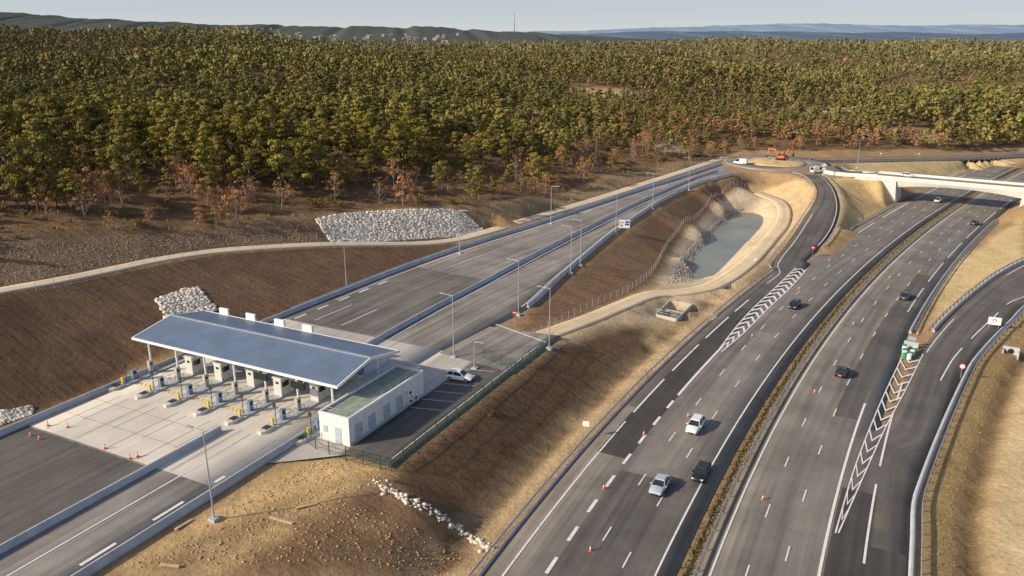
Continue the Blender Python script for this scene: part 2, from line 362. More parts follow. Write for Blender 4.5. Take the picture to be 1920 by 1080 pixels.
k=inpoly(XX,YY,[tuple(a[:2]) for a in hw(-24.8,20,150)]+[tuple(a[:2]) for a in hw(-23.4,20,150)[::-1]]); C[k]=(.16,.10,.055)
k=inpoly(XX,YY,[tuple(a[:2]) for a in hw(-1.5)]+[tuple(a[:2]) for a in hw(1.5)[::-1]]); C[k]=(.25,.18,.10)
def paint_line(pix,w,col,mixf=.6):
    L=res(gp(pix),.8); x0,x1=L[:,0].min()-2,L[:,0].max()+2; y0,y1=L[:,1].min()-2,L[:,1].max()+2
    I=np.where((xs>x0)&(xs<x1))[0]; J=np.where((ys>y0)&(ys<y1))[0]
    for j in J:
        for i in I:
            d=np.min(np.hypot(L[:,0]-xs[i],L[:,1]-ys[j]))
            if d<w: C[j,i]=C[j,i]*(1-mixf)+np.array(col)*mixf; Z[j,i]-=.12*mixf
for pl in ([(300,1060),(420,1000),(520,955),(640,905),(700,890)],[(330,1075),(450,1012),(560,965),(660,925),(715,905)],[(520,1078),(600,1030),(660,985),(690,930)],[(560,1078),(640,1030),(690,990),(715,935)]):
    paint_line(pl,.9,(.18,.12,.07))
CLR=[(60,520,28,22),(130,640,46,25),(-40,600,25,18),(300,560,40,20),(-20,470,16,10),(190,480,30,14),(90,700,60,22),(-120,430,14,9),(210,410,22,8),(20,800,70,30),(350,760,70,26),(-150,560,22,12),(-80,350,9,6),(60,330,12,7),(-150,300,9,7),(120,390,20,8),(-60,400,14,8),(0,380,12,8),(-200,450,18,9),(250,640,50,16)]
def clearing(x,y): return any(((x-a)/c)**2+((y-b)/d)**2<1 for a,b,c,d in CLR)
for a,b,c,d in CLR: C[((XX-a)/c)**2+((YY-b)/d)**2<1]=(.46,.33,.19)
for _ in range(1):
    C[1:-1,1:-1]=(C[1:-1,1:-1]*2+C[:-2,1:-1]+C[2:,1:-1]+C[1:-1,:-2]+C[1:-1,2:])/6
FUR=np.clip((.33-C[...,0])/.1,0,1)
C*= (1+.08*waves(14,8,40,9)*near)[...,None].clip(.7,1.3)
m,nt,bs=nodes('soil'); at=nt.nodes.new('ShaderNodeAttribute'); at.attribute_name='zone'; geo=nt.nodes.new('ShaderNodeNewGeometry'); pos=geo.outputs['Position']
g1=ramp(nt,noise(nt,pos,.25,8,.65),[(.28,(.78,.76,.74)),(.5,(1,1,1)),(.72,(1.2,1.18,1.15))])
g2=ramp(nt,noise(nt,pos,2.2,5,.7),[(.3,(.76,.74,.72)),(.55,(1,1,1)),(.75,(1.3,1.3,1.3))])
cb=nt.nodes.new('ShaderNodeCombineXYZ'); nt.links.new(vdot(nt,pos,(E[0]*.13,E[1]*.13,0)),cb.inputs[0]); nt.links.new(vdot(nt,pos,(D[0]*1.1,D[1]*1.1,0)),cb.inputs[1])
sk_=noise(nt,cb.outputs[0],1.0,5,.65); g4=ramp(nt,sk_,[(.32,(.76,.75,.74)),(.5,(1,1,1)),(.7,(1.15,1.15,1.15))])
c=mix(nt,mix(nt,at.outputs['Color'],g1,1.),g2,1.)
c=mix(nt,c,g4,at.outputs['Alpha'])
veg=ramp(nt,noise(nt,pos,.9,8,.75),[(.60,(0,0,0)),(.68,(1,1,1))])
c=mix(nt,c,(.15,.115,.05),mix(nt,veg,(.2,.2,.2),1.),'MIX')
nt.links.new(c,bs.inputs['Base Color']); bs.inputs['Roughness'].default_value=.95; bs.inputs['Specular IOR Level'].default_value=.1
ml_=nt.nodes.new('ShaderNodeMath'); ml_.operation='MULTIPLY'; nt.links.new(sk_,ml_.inputs[0]); nt.links.new(at.outputs['Alpha'],ml_.inputs[1])
ad=nt.nodes.new('ShaderNodeMath'); ad.operation='MULTIPLY_ADD'; nt.links.new(ml_.outputs[0],ad.inputs[0]); ad.inputs[1].default_value=.9; nt.links.new(noise(nt,pos,1.1,8,.7),ad.inputs[2]); bump(nt,bs,ad.outputs[0],.8,.4)
M_SOIL=m
idx=np.arange(NX*NY).reshape(NY,NX)
Fq=np.stack([idx[:-1,:-1],idx[:-1,1:],idx[1:,1:],idx[1:,:-1]],-1).reshape(-1,4)
me=np_mesh('ground',np.stack([XX,YY,Z],-1).reshape(-1,3),Fq,[M_SOIL],True)
ca=me.color_attributes.new('zone','FLOAT_COLOR','POINT'); ca.data.foreach_set('color',np.concatenate([C.reshape(-1,3),FUR.reshape(-1,1)],1).astype(np.float32).ravel())
link('ground',me,kind='structure')
print('terrain',time.time()-T0)
# ---------------- strips
def strip(name,L,R,m,dz=0.,nsub=4,skirt=.5,kind='structure',step=2.5):
    N=max(len(L),len(R)); 
    if len(L)!=len(R): L=res(L,N=N,sm=False); R=res(R,N=N,sm=False)
    ts=np.linspace(0,1,nsub+1); V=[L*(1-t)+R*t for t in ts]; K=nsub+1
    w=np.linalg.norm(L-R,axis=1); s=arclen((L+R)/2)
    uvs=[np.stack([w*t,s],1) for t in ts]
    for a in V: a[:,2]+=dz
    if skirt:
        a=V[0].copy();a[:,2]-=skirt;b=V[-1].copy();b[:,2]-=skirt; V=[a]+V+[b]; uvs=[uvs[0]]+uvs+[uvs[-1]]; K+=2
    V=np.stack(V,1); U=np.stack(uvs,1).reshape(-1,2); idx=np.arange(N*K).reshape(N,K)
    Fq=np.stack([idx[:-1,:-1],idx[:-1,1:],idx[1:,1:],idx[1:,:-1]],-1).reshape(-1,4)
    me=np_mesh(name,V.reshape(-1,3),Fq,[m]); ul=me.uv_layers.new(name='UVMap'); ul.data.foreach_set('uv',U[Fq.ravel()].astype(np.float32).ravel())
    return link(name,me,kind=kind)
lo=np.interp(HC[:,1],[0,180,220,500],[-19.4,-19.4,-16.8,-16.8]); ro=np.interp(HC[:,1],[0,90,150,500],[16,16,14.3,14.3])
strip('road_left_carriageway',off(HC,lo),off(HC,-1.0),M_ASPH)
strip('road_right_carriageway',off(HC,1.0),off(HC,ro),M_ASPH)
strip('road_entry_ramp',RAMPL,RAMPR,M_MID,.012)
strip('road_exit_ramp',RRL,RRR,M_MID,.012)
strip('road_toll_plaza',UPK,LOK,M_PLAZA,0,8)
strip('path_service_track',off(TRK,-1.9),off(TRK,1.9),asphalt('gravel_track',(.62,.51,.37),.12,.15),.05)
strip('path_pond_access',off(ACC,-2.2),off(ACC,2.2),asphalt('sand_track',(.68,.53,.34),.15,.15),.04)
strip('road_far',off(FAR,-3.8),off(FAR,3.8),M_MID,.02)
strip('road_patch',hw(-17.8,88,150),hw(-13.4,88,150),M_DARK,.02,2,0)
strip('road_patch',hw(-13.3,20,88),hw(-2.8,20,88),M_MID,.02,2,0)
strip('road_patch',hw(-9.9,88,140),hw(-6.6,88,140),asphalt('asphalt_worn',(.23,.208,.181),.2,.2),.02,2,0)
strip('road_patch',hw(12.9,20,96),hw(16.9,20,96),M_DARK,.022,2,0)
strip('road_patch',hw(9.0,110,190),hw(12.3,110,190),M_MID,.02,2,0)
strip('road_patch',hw(16.9,20,84),hw(20.6,20,84),M_DARK,.022,2,0)
def quadpatch(name,pts,m,dz=0):
    a,b,c_,d=[np.array(p,float) for p in pts]; return strip(name,res([a,b],4,sm=False),res([d,c_],N=len(res([a,b],4,sm=False)),sm=False),m,dz,6,.3)
quadpatch('pavement_toll_slab',(T(1,-18.3),T(1,13.8),T(36.2,13.8),T(36.2,-18.3)),M_CONC,.02)
quadpatch('pavement_toll_slab',(T(1,13.85),T(1,29),T(36.2,29),T(36.2,13.85)),M_CONC2,.02)
quadpatch('pavement_building_apron',(T(36.1,-12),T(36.1,29),T(44,29),T(44,-5.4)),M_CONC2,.01)
quadpatch('road_car_park',(T(43.2,-5.4),T(43.2,41),T(50.8,41),T(50.8,-5.4)),M_MID,.025)
quadpatch('road_car_park_access',(T(36.4,28),T(37.9,42.5),T(51,44),T(51,26)),M_PLAZA,.03)
strip('road_plaza_patch',np.array([T(1.6,-70),T(1.6,-45),T(1.6,-18.6)]),np.array([T(25,-70),T(25,-45),T(25,-18.6)]),M_MID,.012,6,0)
strip('road_plaza_patch',np.array([T(1.8,29.3),T(2.2,50),T(4.2,75)]),np.array([T(24,29.3),T(23.8,50),T(23.8,68)]),M_PLD,.012,6,0)
def disc(name,r0,r1,m,dz,kind='structure'):
    N=48; A=np.linspace(0,2*math.pi,N+1); L=np.array([(RC[0]+r0*math.cos(a),RC[1]+r0*math.sin(a),RC[2]) for a in A]); R=np.array([(RC[0]+r1*math.cos(a),RC[1]+r1*math.sin(a),RC[2]) for a in A])
    return strip(name,L,R,m,dz,3,.4,kind)
disc('road_roundabout',11.5,20,M_PLAZA,.035)
mb=MB(); N=40; rings=[(11.6,0.0),(11.4,.25),(9,.7),(5,1.3),(1,1.6)]
mb.loft([[(r*math.cos(a)*(1+.05*math.sin(3*a)),r*math.sin(a),z+.15*math.sin(5*a+r)) for a in np.linspace(0,2*math.pi,N,endpoint=False)] for r,z in rings])
o=mb.build('roundabout_mound',mat('mound_soil',(.58,.41,.21),.95,.3,.3),smooth=True,kind='structure'); o.location=tuple(RC)
# ---------------- markings
def marks(poly,o_,w,dash=None,gap=None,s0=0,s1=None,name='road_marking',dz=.045,m=None):
    p=off(poly,o_) if np.ndim(o_) or o_ else poly; L=arclen(p); s1=L[-1] if s1 is None else s1
    V=[];Fc=[]
    segs=[(s0,s1)] if dash is None else [(s,min(s+dash,s1)) for s in np.arange(s0,s1,dash+gap)]
    for a,b in segs:
        k=max(2,int((b-a)/2.5)+1); c_=at_s(p,L,np.linspace(a,b,k)); 
        if len(c_)<2: continue
        l=off(c_,-w/2); r=off(c_,w/2); base=len(V)
        for i in range(k): V+=[l[i]+(0,0,dz),r[i]+(0,0,dz)]
        Fc+=[(base+2*i,base+2*i+1,base+2*i+3,base+2*i+2) for i in range(k-1)]
    if not Fc: return
    return link(name,np_mesh(name,V,Fc,[m or M_PAINT]),kind='structure')
def sAt(y,o_=0): 
    p=off(HC,o_) if o_ else HC; return float(np.interp(y,p[:,1],arclen(p)))
marks(HC,-3.0,.22); marks(HC,-6.5,.17,3,10,s0=2); marks(HC,-10,.17,3,10,s0=6)
marks(HC,-13.5,.42,3,3.3,s0=0,s1=sAt(115,-13.5)); marks(HC,-13.5,.42,s0=sAt(115,-13.5),s1=sAt(136,-13.5))
marks(HC,-13.5,.3,30,9,s0=sAt(214,-13.5))
marks(HC,-17.5,.24,s0=0,s1=sAt(106,-17.5)); marks(HC,-17.5,.3,14,4,s0=sAt(109,-17.5),s1=sAt(163,-17.5))
marks(HC,2.2,.22); marks(HC,5.6,.17,3,10,s0=4); marks(HC,9.0,.17,3,10,s0=9)
marks(HC,12.5,.32,s0=0,s1=sAt(112,12.5)); marks(HC,12.3,.22,20,6,s0=sAt(155,12.3))
marks(HC,16.6,.26,18,5,s0=sAt(52,16.6),s1=sAt(120,16.6))
marks(off(RRR[RRR[:,1]>118],-2.6),0,.22,18,6)
marks(off(RRL[RRL[:,1]>132],1.0),0,.18)
marks(off(RAMPL[RAMPL[:,1]>175],1.3),0,.2); marks(off(RAMPR[RAMPR[:,1]>205],-.8),0,.2)
def chevrons(Lp,Rp,n,w,lead,ew=.22):
    L=res([P(*p) for p in Lp],N=200,sm=True); R=res([P(*p) for p in Rp],N=200,sm=True); V=[];Fc=[]
    Lt=arclen(L)[-1]; 
    for i in range(n):
        s=(i+.6)/(n+.6); ds=w/Lt; ld=lead/Lt
        def pt(A,s): k=min(199,max(0,s*199)); j=int(min(198,k)); return A[j]+(A[j+1]-A[j])*(k-j)
        for A in (L,R):
            c0=(pt(L,s+ld)+pt(R,s+ld))/2; c1=(pt(L,s+ds+ld)+pt(R,s+ds+ld))/2; a0=pt(A,s);a1=pt(A,s+ds)
            b=len(V); V+=[x+(0,0,.05) for x in (a0,a1,c1,c0)]; Fc.append((b,b+1,b+2,b+3) )
    link('road_marking',np_mesh('chevrons',V,Fc,[M_PAINT]),kind='structure')
    marks(L,0,ew,dz=.053); marks(R,0,ew,dz=.056)
chevrons([(1347,657),(1375,620),(1410,580),(1450,543),(1492,502)],[(1353,660),(1394,625),(1442,577),(1480,542),(1513,505)],19,1.2,2.6)
chevrons([(1566,1000),(1600,885),(1630,805),(1660,735),(1700,652)],[(1572,1000),(1616,900),(1660,803),(1696,735),(1731,664)],17,.75,-3.2,.16)
# plaza markings
marks(UPK,1.9,.2,s0=112); marks(LOK,-1.2,.2,s0=125); marks(off(MIDF,1.3),0,.2,s0=2); marks(off(MIDF,-1.3),0,.2,s0=30)
marks(LOK,-1.8,.42,4,4.5,s0=10,s1=54); marks(UPK,2.8,.4,3,3,s0=100,s1=130)
marks(LOK,-6.5,.2,s0=20,s1=60)
for e,d0,d1 in ((8,31,41),(14,31,41)): marks(np.array([T(e,d0),T(e+.5,d1)]),0,.2)
for d in (9,12,15,18,24): marks(np.array([T(43.6,d,5.03),T(48,d+1.2,5.03)]),0,.12)
marks(np.array([T(49.5,-4,5.03),T(49.5,38,5.03)]),0,.12)
marks(np.array([T(38.3,44,5.01),T(50,40,5.01)]),0,.3)
for e in (4.5,10.3,16.1,21.9,27.7,33.6):
    for a_,b_ in ((-18,-6.5),(22,28.8)): marks(np.array([T(e,a_,5.0),T(e,b_,5.0)]),0,.06,m=M_JOINT,name='slab_joint')
for d in (-13.5,-9,23,26): marks(np.array([T(1.4,d,5.0),T(25,d,5.0)]),0,.06,m=M_JOINT,name='slab_joint',dz=.049)
# ---------------- linear furniture
def sweep(mb,poly,prof,closed=True):
    g,n=nrm(poly); secs=[]
    for i,p in enumerate(poly): secs.append([(p[0]+n[i,0]*a,p[1]+n[i,1]*a,p[2]+b) for a,b in prof])
    mb.loft(secs)
def barrier(poly,label,group=None,h=.85,w=.55,name='concrete_barrier',m=None):
    mb=MB(); hw_=w/2; sweep(mb,poly,[(-hw_,-.3),(-hw_,.12),(-hw_*.45,.35),(-hw_*.32,h),(hw_*.32,h),(hw_*.45,.35),(hw_,.12),(hw_,-.3)])
    o=mb.build(name,m or M_KERB,origin=poly[0]); o.location=tuple(poly[0]); return tag(o,label,'barrier',group)
def kerb(poly,w=.35,h=.14,name='kerb',m=None):
    mb=MB(); sweep(mb,poly,[(-w/2,-.3),(-w/2,h),(w/2,h),(w/2,-.3)])
    return mb.build(name,m or M_KERB,kind='structure')
post_me={}
def posts(root,poly,spacing,h,r,m,name='post',n=6,cap=100,box=None):
    L=arclen(poly); ss=np.arange(0,L[-1],spacing)[:cap]; key=(h,r,m.name,box)
    if key not in post_me:
        mb=MB()
        if box: mb.box((0,0,h/2-.2),(box[0],box[1],h+.4))
        else: mb.tube((0,0,-.3),(0,0,h),r,n=n)
        tmp=mb.build(name,m); post_me[key]=tmp.data; bpy.data.objects.remove(tmp)
    for p in at_s(poly,L,ss):
        o=bpy.data.objects.new(name,post_me[key]); COL.objects.link(o); o.parent=root; o.location=tuple(p-poly[0])
def guard_rail(poly,label,group=None,spacing=4.,m=None,top=.78,pm=None):
    m=m or M_STEEL; root=thing('guard_rail',label,'guard rail',poly[0],0,group); mb=MB()
    sweep(mb,poly,[(-.04,top-.32),(.04,top-.28),(-.02,top-.16),(.04,top-.04),(-.04,top),(-.08,top-.02),(-.06,top-.16),(-.08,top-.3)])
    mb.build('rail',m,root,origin=poly[0]); posts(root,off(poly,-.12),spacing,top-.05,.06,pm or m,box=(.12,.1)); return root
def snap(poly,dz=0):
    p=np.array(poly,float).copy()
    for q_ in p: q_[2]=hgt(q_[0],q_[1])+dz
    return p
def fence(poly,label,h=1.6,spacing=3.,m=None,nw=4,cat='fence',name='wire_fence',vert=None,group=None,r=.04,wr=.01):
    m=m or M_STEEL; root=thing(name,label,cat,poly[0],0,group); mb=MB()
    for k in range(nw):
        z=h*(.12+.85*k/(nw-1)); sweep(mb,poly,[(-wr,z-wr),(wr,z-wr),(wr,z+wr),(-wr,z+wr)])
    if vert:
        L=arclen(poly)
        for p in at_s(poly,L,np.arange(0,L[-1],vert)): mb.box((p[0],p[1],p[2]+h/2),(.02,.02,h*.95))
    mb.build('wire_mesh',m,root,origin=poly[0]); posts(root,poly,spacing,h,r,m); return root
barrier(UPK,'long pale concrete barrier along the far upper edge of the toll plaza road')
guard_rail(off(UPK[UPK[:,1]>140],-.9),'grey steel guard rail behind the upper plaza road barrier')
barrier(MIDN,'pale concrete divider between the two roadways in front of the toll canopy')
barrier(MIDF,'pale concrete divider between the two roadways beyond the toll canopy')
barrier(LOK[arclen(LOK)<72],'pale concrete barrier along the near lower edge of the toll road')
barrier(LOK[arclen(LOK)>124],'pale concrete barrier on embankment edge of road above the pond')
gl=join(hw(-20.3,40,178),RAMPL[RAMPL[:,1]>184]+0); gl[len(hw(-20.3,40,178)):]=off(RAMPL[RAMPL[:,1]>184],-.9); gl=res(gl,3)
cut=gl[:,1]<150
guard_rail(gl[cut],'steel guard rail along the left edge of the motorway beside the brown slope')
guard_rail(gl[~cut],'steel guard rail curling along the left edge of the entry ramp beside the pond')
guard_rail(off(RAMPR[RAMPR[:,1]>206],.7),'steel guard rail on the inner right edge of the curling entry ramp')
guard_rail(res(hw(-16.4,210,256),3),'steel guard rail on motorway left edge between entry ramp and bridge')
kerb(res(hw(-19.75,40,178),3),.3,.1)
hm=res(hw(-.85,40,330),3); guard_rail(hm[:90],'left guard rail of the planted median strip',m=M_DSTEEL); hm=res(hw(.85,40,330),3); guard_rail(hm[:90],'right guard rail of the planted median strip')
rr=RRR[(RRR[:,1]>45)&(RRR[:,0]<140)]
barrier(off(rr,.4),'low white concrete kerb wall along the right edge of the exit ramp',h=.45,w=.6,m=M_KERB)
guard_rail(off(rr,1.3),'dark posted guard rail along the right edge of the exit ramp',spacing=2.6,m=M_STEEL,pm=M_DSTEEL)
rl_=RRL[(RRL[:,1]>143)&(RRL[:,0]<150)]
barrier(off(rl_,-.4),'white concrete barrier on the left edge of the exit ramp behind crash cushion',h=.6)
guard_rail(off(rl_,-1.1),'dark posted guard rail on the left edge of exit ramp',spacing=2.6,pm=M_DSTEEL)
hr=res(hw(14.6,150,250),3)
barrier(hr,'white concrete barrier along the right edge of the right carriageway',h=.6); guard_rail(off(hr,.8),'guard rail along the right edge of the right carriageway',pm=M_DSTEEL)
guard_rail(off(FAR[FAR[:,0]<250],-4.4),'guard rail on forest side of the far road right of the roundabout')
guard_rail(off(FAR[(FAR[:,0]<250)&(FAR[:,0]>RC[0]+24)],4.4),'guard rail on motorway side of the far road right of the roundabout')
t1=off(TRK,3.2)[10:]; fence(snap(t1[:100]),'wire fence on grey posts on the lower side of the gravel service track',spacing=3.,nw=3)
t2=off(TRK,-3.5)[10:]; fence(snap(t2[::2][:60]),'wire fence on the upper side of the gravel service track by forest',spacing=4.,nw=3)
fence(snap(res(gp([(1000,630),(1060,601),(1120,571),(1180,546),(1222,512),(1244,472),(1262,446),(1306,408),(1350,372),(1400,352)]),3)),'wire fence at the foot of the embankment left of the pond',spacing=2.6,nw=4)
fence(snap(res(gp([(1450,352),(1496,374),(1496,414),(1458,470),(1410,516),(1352,556)]),3)),'wire fence on the tan ground right of the pond',spacing=3.5,nw=3,r=.03)
fence(snap(off(RRR[(RRR[:,1]<140)],15)),'wire fence along the pale dirt track at right edge of photo',spacing=3.5,nw=4)
fence(snap(res([T(37.2,-5.0),T(40.5,-6.4),T(51,-6)],1.5,sm=False)),'green mesh fence at the near end of the car park',h=2.0,spacing=2.5,m=M_GREEN,nw=4,vert=.4,r=.06,wr=.018)
fence(snap(res([T(51,-6),T(51,41)],2.,sm=False)),'green mesh fence along the slope side of the car park',h=2.0,spacing=2.5,m=M_GREEN,nw=4,vert=.4,r=.06,wr=.018)
fence(snap(res([T(44,29.2,5.1),T(50.8,27.2,5.1)],1.5,sm=False),.05),'green mesh gate fence closing the far end of the car park',h=1.9,spacing=2.,m=M_GREEN,nw=6,vert=.25)
# ---------------- pond and structures
wp=WAT[:-1]; cx_,cy_=wp[:,0].mean(),wp[:,1].mean()
m,nt,bs=nodes('pond_water'); bs.inputs['Roughness'].default_value=.28; bs.inputs['Specular IOR Level'].default_value=.35
tc=nt.nodes.new('ShaderNodeTexCoord'); n_=noise(nt,tc.outputs['Object'],1.5,4); bump(nt,bs,n_,.08,.05)
nt.links.new(ramp(nt,noise(nt,tc.outputs['Object'],.08,3),[(.35,(.18,.19,.155)),(.7,(.26,.26,.21))]),bs.inputs['Base Color'])
mb=MB(); mb.add([((x-cx_)*1.06+cx_,(y-cy_)*1.06+cy_,-2.2) for x,y,_ in wp],[tuple(range(len(wp)))[::-1]]); o=mb.build('pond_water',m,kind='structure')
root=thing('settling_tank','small open concrete tank with railings beside the tan path below the pond','tank',(TC[0],TC[1],.7))
cs=[(p-TC)*np.array((1,1,0)) for p in (c0,c1,c2,c3)]; MT=mat('tank_concrete',(.48,.45,.40),.8)
for i in range(4):
    a,b=cs[i],cs[(i+1)%4]; mb=MB(); d_=b-a; l=np.linalg.norm(d_); mb.box((a+b)/2+np.array((0,0,-.78)),(l-.2,.2,1.9),math.atan2(d_[1],d_[0])); mb.build('wall',MT,root)
mb=MB(); mb.add([(p[0]*.95,p[1]*.95,-1.25) for p in cs],[(0,1,2,3)]); mb.build('tank_floor',mat('wet_floor',(.20,.19,.16),.4),root)
mb=MB(); a=(cs[0]+cs[1])/2; b=(cs[2]+cs[3])/2; d_=b-a; mb.box((a+b)/2+np.array((0,0,-.3)),(np.linalg.norm(d_)-.3,.5,.15),math.atan2(d_[1],d_[0])); mb.build('walkway',MT,root)
mb=MB()
for i in range(4):
    a,b=cs[i],cs[(i+1)%4]; mb.tube(a+(0,0,1.2),b+(0,0,1.2),.025); mb.tube(a+(0,0,.7),b+(0,0,.7),.02)
    for k in np.linspace(0,1,5)[:-1]: g_=a+(b-a)*k; mb.tube(g_+(0,0,.15),g_+(0,0,1.2),.025)
mb.build('railing',M_STEEL,root)
# bridge
root=thing('road_bridge','white concrete bridge carrying a road over the motorway','bridge',(BC[0],BC[1],0),math.atan2(BD[1],BD[0]))
BZ=8.1; M_BR=mat('bridge_concrete',(.68,.66,.615),.7,.1,.3)
mb=MB(); secs=[]
for s_ in np.linspace(-24,24,25):
    hh=1.5+1.3*(abs(s_)/18)**2 if abs(s_)<18 else 2.8
    secs.append([(s_,-5,BZ),(s_,5,BZ),(s_,5,BZ-.6),(s_,4.5,BZ-hh),(s_,-4.5,BZ-hh),(s_,-5,BZ-.6)])
mb.loft(secs); mb.build('deck',M_BR,root)
mb=MB(); mb.box((0,0,BZ+.015),(52,8.6,.03)); mb.build('road_surface',M_ASPH,root)
for s_ in (-1,1):
    mb=MB(); mb.box((0,s_*4.88,BZ+.2),(52,.3,1.1)); mb.build('parapet',M_BR,root)
    mb=MB()
    for k in range(-25,26,3): mb.tube((k,s_*4.85,BZ+.7),(k,s_*4.85,BZ+1.25),.03,n=5)
    mb.tube((-26,s_*4.85,BZ+1.25),(26,s_*4.85,BZ+1.25),.04,n=5); mb.build('handrail',M_STEEL,root)
for s_ in (-1,1):
    mb=MB(); x0=17.5*s_; mb.add([(x0,-5.3,-.5),(x0,5.3,-.5),(x0+6*s_,5.3,-.5),(x0+6*s_,-5.3,-.5),(x0+1.5*s_,-5.3,BZ-.5),(x0+1.5*s_,5.3,BZ-.5),(x0+6*s_,5.3,BZ-.5),(x0+6*s_,-5.3,BZ-.5)],[(0,1,2,3),(4,5,6,7),(0,1,5,4),(1,2,6,5),(2,3,7,6),(3,0,4,7)]); mb.build('abutment',M_BR,root)
    for sy in (-1,1):
        mb=MB(); mb.add([(x0+1.0*s_,5.4*sy,7.4),(x0+14*s_,6.6*sy,8.2),(x0+14*s_,6.6*sy,5.4),(x0+.3*s_,5.7*sy,0),(x0+1.0*s_,5.1*sy,7.4),(x0+14*s_,6.2*sy,8.2),(x0+14*s_,6.2*sy,5.4),(x0+.3*s_,5.35*sy,0)],[(0,1,2,3),(7,6,5,4),(0,1,5,4),(1,2,6,5),(2,3,7,6),(3,0,4,7)]); mb.build('wing_wall',M_BR,root)
A=res([RC+np.array((16,-8,0)),BC+BD*-38+np.array((0,0,7.7)),BC+BD*-25+np.array((0,0,8.1))],3)
strip('road_bridge_approach',off(A,-4.3),off(A,4.3),M_ASPH,.03)
barrier(off(A[2:],4.7),'white concrete parapet wall on the near side of the bridge approach',m=M_BR,h=1.0); guard_rail(off(A[2:],-4.7),'guard rail on the far side of the bridge approach')
# ---------------- TOLL CANOPY
m,nt,bs=nodes('standing_seam_roof'); tc=nt.nodes.new('ShaderNodeTexCoord'); wv=nt.nodes.new('ShaderNodeTexWave'); wv.inputs['Scale'].default_value=.55; wv.bands_direction='X'
nt.links.new(tc.outputs['Object'],wv.inputs[0]); g_=ramp(nt,wv.outputs[0],[(.0,(.12,.165,.245)),(.8,(.135,.185,.27)),(.98,(.185,.24,.33))])
g5=ramp(nt,noise(nt,tc.outputs['Object'],.35,5),[(.3,(.85,.85,.85)),(.7,(1.12,1.12,1.12))]); nt.links.new(mix(nt,g_,g5,1.),bs.inputs['Base Color'])
bs.inputs['Roughness'].default_value=.5; bs.inputs['Metallic'].default_value=.1; bump(nt,bs,wv.outputs[0],.12,.03); M_ROOF=m
tp=T(0,0); root=thing('toll_canopy','long toll station canopy with blue grey ribbed metal roof on columns','canopy',tp,TROT)
LW,DW=38.5,13.7; eh=5.9; rh=7.2; rd=7.2
mb=MB()
mb.add([(0,0,eh),(LW,0,eh),(LW,rd,rh),(0,rd,rh),(0,0,eh-.12),(LW,0,eh-.12),(LW,rd,rh-.12),(0,rd,rh-.12)],[(0,1,2,3),(7,6,5,4),(0,4,5,1),(1,5,6,2),(3,7,4,0)]); mb.build('roof_slope',M_ROOF,root)
mb=MB(); mb.add([(0,rd,rh),(LW,rd,rh),(LW,DW,eh),(0,DW,eh),(0,rd,rh-.12),(LW,rd,rh-.12),(LW,DW,eh-.12),(0,DW,eh-.12)],[(0,1,2,3),(7,6,5,4),(1,5,6,2),(2,6,7,3),(3,7,4,0)]); mb.build('roof_slope',M_ROOF,root)
mb=MB(); mb.box((LW/2,rd,rh+.05),(LW+.1,.4,.1)); mb.build('ridge_cap',M_STEEL,root)
for y in (-.1,DW+.1):
    mb=MB(); mb.box((LW/2,y,eh-.14),(LW+.4,.18,.36)); mb.build('fascia',M_WHITE,root)
for x in (-.1,LW+.1):
    mb=MB(); mb.add([(x-.08,0,eh-.32),(x-.08,0,eh+.06),(x-.08,rd,rh+.06),(x-.08,DW,eh+.06),(x-.08,DW,eh-.32),(x-.08,rd,rh-.32),(x+.08,0,eh-.32),(x+.08,0,eh+.06),(x+.08,rd,rh+.06),(x+.08,DW,eh+.06),(x+.08,DW,eh-.32),(x+.08,rd,rh-.32)],[(0,1,2,5),(5,2,3,4),(6,11,8,7),(11,10,9,8),(0,6,7,1),(1,7,8,2),(2,8,9,3),(3,9,10,4),(4,10,11,5),(5,11,6,0)]); mb.build('gable_fascia',M_WHITE,root)
IS=[1.6,7.4,13.2,19,24.8,30.6,36.6]
for y in (2.2,11.4):
    mb=MB(); mb.box((LW/2,y,eh-.35),(LW-1,.25,.4)); mb.build('beam',M_WHITE,root)
for x in IS:
    mb=MB(); mb.box((x,DW/2,eh-.32),(.2,DW-1,.33)); mb.build('beam',M_WHITE,root)
for x in IS:
    for y in (1.2,11.4):
        mb=MB(); mb.tube((x,y,0),(x,y,eh-.3),.15,n=12); mb.build('column',M_WHITE,root,smooth=False)
for x in (26,32.5):
    mb=MB(); mb.box((x,-.75,eh-.85),(2.3,.25,.95)); sg=mb.build('display_panel',M_BLK,root)
    for k in (-.7,.7): mb=MB(); mb.tube((x+k,-.5,eh-.5),(x+k,.0,eh-.3),.05); mb.build('bracket',M_WHITE,sg)
for x in (4.2,10,16,21.6):
    mb=MB(); mb.box((x,DW+.3,eh+.45),(1.9,.35,1.15)); sg=mb.build('lane_signal_box',M_WHITE,root)
    mb=MB(); mb.tube((x,DW+.3,eh-.3),(x,DW+.3,eh),.08); mb.build('bracket',M_WHITE,sg)
M_BUMP=mat('pale_bumper',(.58,.55,.50),.7); M_KIO=mat('grey_cabinet',(.42,.42,.41),.5); M_KIB=mat('blue_cabinet',(.16,.24,.36),.5)
PLC=['far left','second from left','third from left','middle','third from right','second from right','far right']
